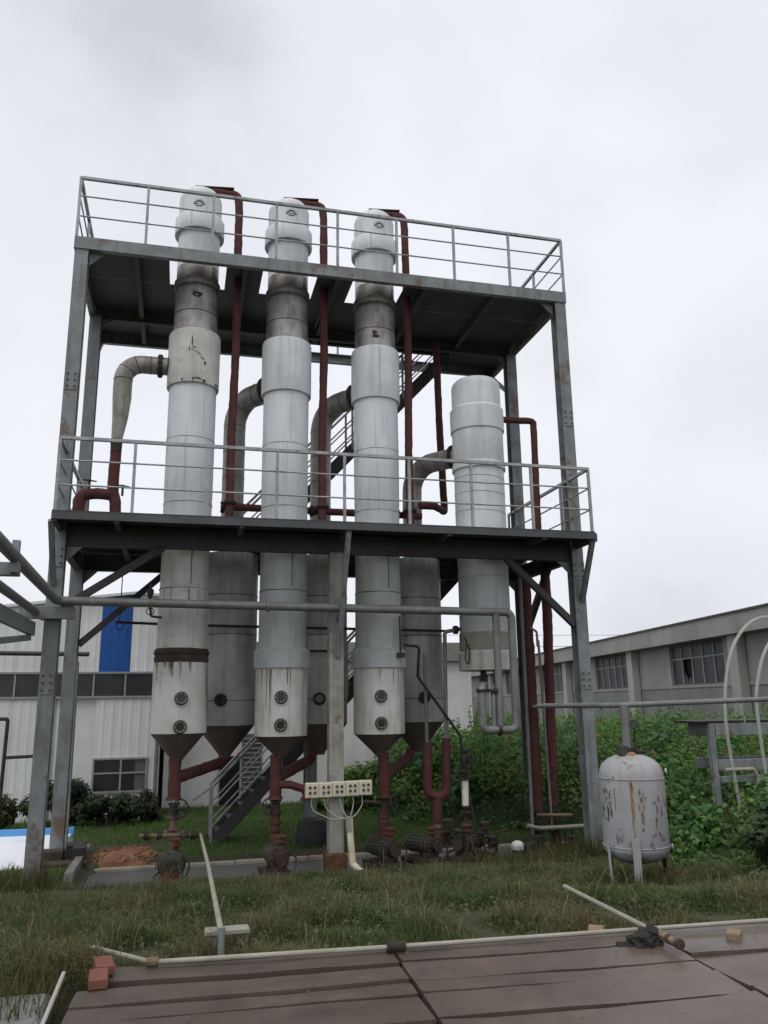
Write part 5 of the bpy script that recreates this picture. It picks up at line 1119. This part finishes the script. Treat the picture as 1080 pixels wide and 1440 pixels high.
for k in range(900):
    x, y = rnd.uniform(-3, 7), 5.6 + 6 * rnd.random() ** 1.3
    if bank_h(x, y) <= .03 or mnoise.noise(Vector((x * 1.3, y * 1.3, 60))) < -.05: continue
    h = rnd.uniform(.16, .42); a = rnd.uniform(0, 2 * PI); z = gz(x, y); l_ = h * rnd.uniform(.15, .8); w = .0022; c = lerp3((.13, .11, .055), (.26, .22, .14), rnd.random())
    pts = [(x + math.cos(a) * l_ * t_ * t_, y + math.sin(a) * l_ * t_ * t_, z + h * t_ * (1 - .25 * t_)) for t_ in (0, .4, .75, 1)]
    for p_, q_ in zip(pts[:-1], pts[1:]):
        pa, pb = -math.sin(a) * w, math.cos(a) * w; sb.add([(p_[0] - pa, p_[1] - pb, p_[2]), (p_[0] + pa, p_[1] + pb, p_[2]), (q_[0] + pa, q_[1] + pb, q_[2]), (q_[0] - pa, q_[1] - pb, q_[2])], [(0, 1, 2, 3)]); sb.tint += [c] * 4
sb.build('dry_straws', 'blade', None, 'thin dry straws standing out of the grass bank', 'straw', None, 'stuff', origin=(0, 0, 0))
# soil heap
rnd = random.Random(3); t = thing('soil_heap', (-.75, 14.1, -.1), 'low orange soil heap on the grass behind the kerb', 'soil')
b = MB(); N1 = 26
for j in range(N1 + 1):
    for i2 in range(N1 + 1):
        u, v_ = i2 / N1 * 2 - 1, j / N1 * 2 - 1; x_, y_ = -.72 + .62 * u + .1 * v_, 14.1 + .95 * v_; rr = math.hypot(u, v_)
        b.v.append((x_, y_, gz(x_, y_) - .03 + .075 * max(0, 1 - rr * rr) * (1 + .6 * mnoise.noise(Vector((x_ * 4, y_ * 4, 1)))) + .025 * mnoise.noise(Vector((x_ * 14, y_ * 14, 2)))))
b.f = [(j * (N1 + 1) + i2, j * (N1 + 1) + i2 + 1, (j + 1) * (N1 + 1) + i2 + 1, (j + 1) * (N1 + 1) + i2) for j in range(N1) for i2 in range(N1)]; b.sm = [False] * len(b.f)
b.build('mound', 'soil', t)
b = MB()
for k in range(160):
    a, q = rnd.uniform(0, 2 * PI), math.sqrt(rnd.random()); x_, y_ = -.72 + .6 * q * math.cos(a), 14.1 + .9 * q * math.sin(a); s_ = rnd.uniform(.012, .045)
    b.box((x_, y_, gz(x_, y_) + .045 * (1 - q * q)), (s_, s_ * rnd.uniform(.6, 1.3), s_ * .8), mtx=Matrix.Rotation(rnd.uniform(0, 6), 3, Vector((rnd.random(), rnd.random(), rnd.random())).normalized()))
tag(b.build('clods', 'soil', t), kind='stuff')
# leaves
def add_leaf(mb, p, nrm, s, col, rnd):
    n = Vector(nrm).normalized(); a = Vector((rnd.uniform(-1, 1), rnd.uniform(-1, 1), rnd.uniform(-1, .3))); u = (a - n * a.dot(n))
    if u.length < 1e-3: return
    u.normalize(); w = n.cross(u); L = s; W = s * rnd.uniform(.32, .5); p = Vector(p); k = n * (-.12 * s)
    b_ = len(mb.v)
    mb.v += [tuple(p), tuple(p + u * L * .4 + w * W + k), tuple(p + u * L + k * 1.6), tuple(p + u * L * .4 - w * W + k), tuple(p + u * L * .45)]
    mb.f += [(b_, b_ + 1, b_ + 4), (b_ + 1, b_ + 2, b_ + 4), (b_ + 2, b_ + 3, b_ + 4), (b_ + 3, b_, b_ + 4)]; mb.sm += [False] * 4; mb.tint += [col] * 5
GRN = ((.042, .095, .020), (.125, .23, .048), (.26, .30, .085))
def thick_h(x, y):
    if y > 15.6: xl = 4.55 - .35 * sm(15.6, 18, y)
    elif y > 12: xl = 6.55 - 2.0 * sm(13.6, 15.6, y)
    else: xl = 6.35 - .25 * sm(12, 8, y)
    xl += .35 * mnoise.noise(Vector((y * .9, 3.3, 0)))
    if x < xl or y > 27 or y < 6.3 or x > 17: return 0
    if 6.0 < x < 9.9 and y > 20.3 and x < 7.7: return 0
    e_ = sm(0, 1.3, x - xl) ** .7
    top = .95 + .62 * sm(12.3, 14.5, y)
    if y < 12.1: top = .70 + .22 * sm(6.5, 8.5, y) * sm(7.6, 6.8, x) - .10 * sm(10, 11.4, y) + .1 * sm(9.5, 11, x)
    e_ *= sm(6.2, 7.6, y)
    return max(.05, e_ * (top + .22 * mnoise.noise(Vector((x * .55, y * .55, 5))) + .10 * mnoise.noise(Vector((x * 1.7, y * 1.7, 8)))))
rnd = random.Random(44); mb = MB(); mb.tint = []; stalks = MB()
cl_ = []
while len(cl_) < 640:
    y = 6.5 + 20 * rnd.random() ** 1.25; x = rnd.uniform(4.1, 16.5)
    if math.atan2(x, y) > R(46): continue
    h = thick_h(x, y)
    if h > .04: cl_.append((x, y, h))
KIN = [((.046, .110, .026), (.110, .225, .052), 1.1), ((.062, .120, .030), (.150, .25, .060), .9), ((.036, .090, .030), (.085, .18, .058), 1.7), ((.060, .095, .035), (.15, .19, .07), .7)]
for (x, y, h) in cl_:
    c0, c1, ls = rnd.choice((KIN[0], KIN[0], KIN[1], KIN[2], KIN[3], KIN[1])); r_ = rnd.uniform(.28, .62) * (.75 + .4 * min(1.4, h)) * (1 if y < 16 else 1.25)
    zt = h * rnd.uniform(.72, 1.22); g0 = gz(x, y); n_ = int(135 * (r_ / .45) ** 2 * (1 if ls < 1.2 else .65) * (1.0 if y < 16 else .7))
    for k in range(n_):
        a = rnd.uniform(0, 2 * PI); el = math.asin(rnd.uniform(-.25, 1)); q = rnd.random() ** .35
        d_ = Vector((math.cos(a) * math.cos(el), math.sin(a) * math.cos(el), math.sin(el)))
        p_ = Vector((x + d_.x * r_ * q, y + d_.y * r_ * q, g0 + zt * .55 + d_.z * zt * .5 * q))
        if p_.z < g0 + .03: continue
        nr = d_ * .7 + Vector((rnd.gauss(0, .55), rnd.gauss(0, .55), .45 + rnd.gauss(0, .35)))
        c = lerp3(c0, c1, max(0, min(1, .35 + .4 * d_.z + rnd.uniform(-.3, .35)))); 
        if rnd.random() < .03: c = (.20, .14, .06)
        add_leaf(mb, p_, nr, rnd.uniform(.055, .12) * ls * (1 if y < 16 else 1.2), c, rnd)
    for k in range(rnd.randint(0, 4)):                       # upright shoots with their own leaves
        a = rnd.uniform(0, 2 * PI); b0 = Vector((x + rnd.uniform(-.4, .4) * r_, y + rnd.uniform(-.4, .4) * r_, g0 + zt * .5)); hh = zt * .5 + rnd.uniform(.05, .38)
        tp = b0 + Vector((math.cos(a) * .14, math.sin(a) * .14, hh)); stalks.tube([b0, b0.lerp(tp, .5) + Vector((0, 0, .04)), tp], [.007, .005, .003], 4)
        for s_ in range(9):
            u = .35 + .65 * s_ / 8; a2 = s_ * 2.4 + a
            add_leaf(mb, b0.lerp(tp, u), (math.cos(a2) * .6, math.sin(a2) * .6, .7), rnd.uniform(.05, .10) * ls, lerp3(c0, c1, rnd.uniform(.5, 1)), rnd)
cnt = 0
while cnt < 22000:                                           # low leafy cover that fills the gaps and the skirts
    y = 6.4 + 17 * rnd.random() ** 1.6; x = rnd.uniform(4.1, 14)
    if math.atan2(x, y) > R(46): continue
    h = thick_h(x, y)
    if h <= .02: continue
    q = max(0, min(1, .4 + .8 * mnoise.noise(Vector((x, y, 2))) + rnd.uniform(-.3, .3)))
    add_leaf(mb, (x, y, gz(x, y) + h * rnd.uniform(.15, .62) + rnd.uniform(0, .12)), (rnd.gauss(0, .7), rnd.gauss(0, .7) - .3, .7), rnd.uniform(.05, .12), lerp3((.045, .10, .024), (.11, .20, .045), q), rnd); cnt += 1
mb.build('vine_thicket', 'leaf', None, 'dense green weedy thicket filling the right side', 'thicket', None, 'stuff', origin=(0, 0, 0))
stalks.build('thicket_stalks', 'stem', None, 'thin upright stalks standing out of the weedy thicket', 'stalks', None, 'stuff', origin=(0, 0, 0))
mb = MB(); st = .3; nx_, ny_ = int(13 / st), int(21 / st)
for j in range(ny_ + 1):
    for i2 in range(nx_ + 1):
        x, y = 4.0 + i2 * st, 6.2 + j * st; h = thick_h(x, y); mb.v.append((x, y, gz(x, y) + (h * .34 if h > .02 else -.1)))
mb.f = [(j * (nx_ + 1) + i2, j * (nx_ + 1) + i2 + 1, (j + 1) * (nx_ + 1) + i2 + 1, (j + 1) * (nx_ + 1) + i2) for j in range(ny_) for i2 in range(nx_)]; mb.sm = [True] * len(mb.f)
mb.build('inner_shade_sheet', 'inner_shade', None, 'dark filler sheet painted as the shade inside the thicket', 'inner_shade_sheet', None, 'stuff', origin=(0, 0, 0))  # smooth filler under the leaves, inner shade put into its colour
# shrubs
def shrub(x, y, rx, ry, h, n, lab, seed, cols=GRN, leafs=.09, nm='shrub', grp='shrubs along the building walls'):
    rnd = random.Random(seed); z0 = gz(x, y); t = thing(nm, (x, y, z0), lab, 'shrub', grp)
    st_ = MB()
    for k in range(7):
        a = rnd.uniform(0, 2 * PI); e1 = Vector((x + rx * .75 * math.cos(a) * rnd.random(), y + ry * .75 * math.sin(a) * rnd.random(), z0 + h * rnd.uniform(.6, .95)))
        st_.tube([(x + .05 * math.cos(a), y + .05 * math.sin(a), z0 - .05), Vector((x, y, z0)).lerp(e1, .5) + Vector((rnd.uniform(-.05, .05), 0, .05)), e1], [.022, .014, .006], 6)
    st_.build('stem', 'stem', t); mb = MB(); mb.tint = []
    cl = [(rnd.uniform(-1, 1), rnd.uniform(-1, 1), rnd.uniform(.25, 1)) for _ in range(22)]
    for k in range(n):
        c = rnd.choice(cl); d_ = Vector((rnd.gauss(0, 1), rnd.gauss(0, 1), rnd.gauss(0, 1))).normalized() * rnd.random() ** .45
        px_, py_, pz = c[0] * .72 * rx + d_.x * .34 * rx, c[1] * .72 * ry + d_.y * .34 * ry, c[2] * h * .82 * (1 - .35 * (c[0] ** 2)) + d_.z * .20 * h
        col = lerp3(cols[0], cols[1], max(0, min(1, .5 + .35 * d_.z + rnd.uniform(-.35, .35))))
        if pz < .02: continue
        add_leaf(mb, (x + px_, y + py_, z0 + pz), (d_.x + rnd.gauss(0, .3), d_.y - .2, d_.z + .5), leafs * rnd.uniform(.6, 1.25), col, rnd)
    mb.build('foliage', 'leaf', t)
DKG = ((.016, .026, .012), (.040, .058, .024), (.06, .08, .03))
shrub(-2.15, 18.0, .75, .5, 1.0, 2600, 'dark shrub left of the lower window of the sheet building', 1, DKG, .10)
shrub(-1.25, 17.9, .65, .5, .72, 2200, 'low dark shrub under the lower window of the sheet building', 2, DKG, .10)
shrub(-.62, 18.1, .35, .35, .72, 1000, 'dark shrub at the right corner of the sheet building', 3, DKG, .10)
shrub(-3.35, 17.3, .6, .5, .85, 1800, 'leafy shrub at the left edge by the pipe frame', 4, ((.03, .045, .015), (.075, .10, .03), (.1, .1, .04)), .10)
shrub(4.15, 18.6, .7, .5, 1.15, 2200, 'light green shrub in front of the right louvre door', 5, GRN, .11)
shrub(3.3, 19.0, .6, .5, .55, 1300, 'low green shrub at the foot of the white rendered wall', 6, GRN, .11)
shrub(6.55, 8.1, .5, .5, .85, 1600, 'dark leafy weed clump right of the pale tank', 7, ((.018, .035, .012), (.045, .085, .025), (.1, .12, .04)), .10, 'weed_clump', 'weed clumps near the tank')
shrub(7.3, 7.4, .55, .5, .9, 1600, 'dark weed clump at the right edge of the grass bank', 8, ((.018, .035, .012), (.045, .085, .025), (.1, .12, .04)), .10, 'weed_clump', 'weed clumps near the tank')

# litter on the boards: grit, dead leaves, chips
rnd = random.Random(91); b = MB()
for k in range(80):
    u, v_ = rnd.uniform(-.4, 5.0), rnd.uniform(-1.6, .2); s_ = rnd.uniform(.004, .014); p_ = dk(u, v_, .655)
    b.box(p_, (s_ * rnd.uniform(.8, 2.2), s_, .004), mtx=Matrix.Rotation(rnd.uniform(0, 6), 3, 'Z') @ Matrix.Rotation(rnd.uniform(-.3, .3), 3, 'X'))
b.build('litter', 'old_wood', None, 'small chips and dead bits scattered on the boards', 'litter', None, 'stuff', origin=(0, 0, 0))
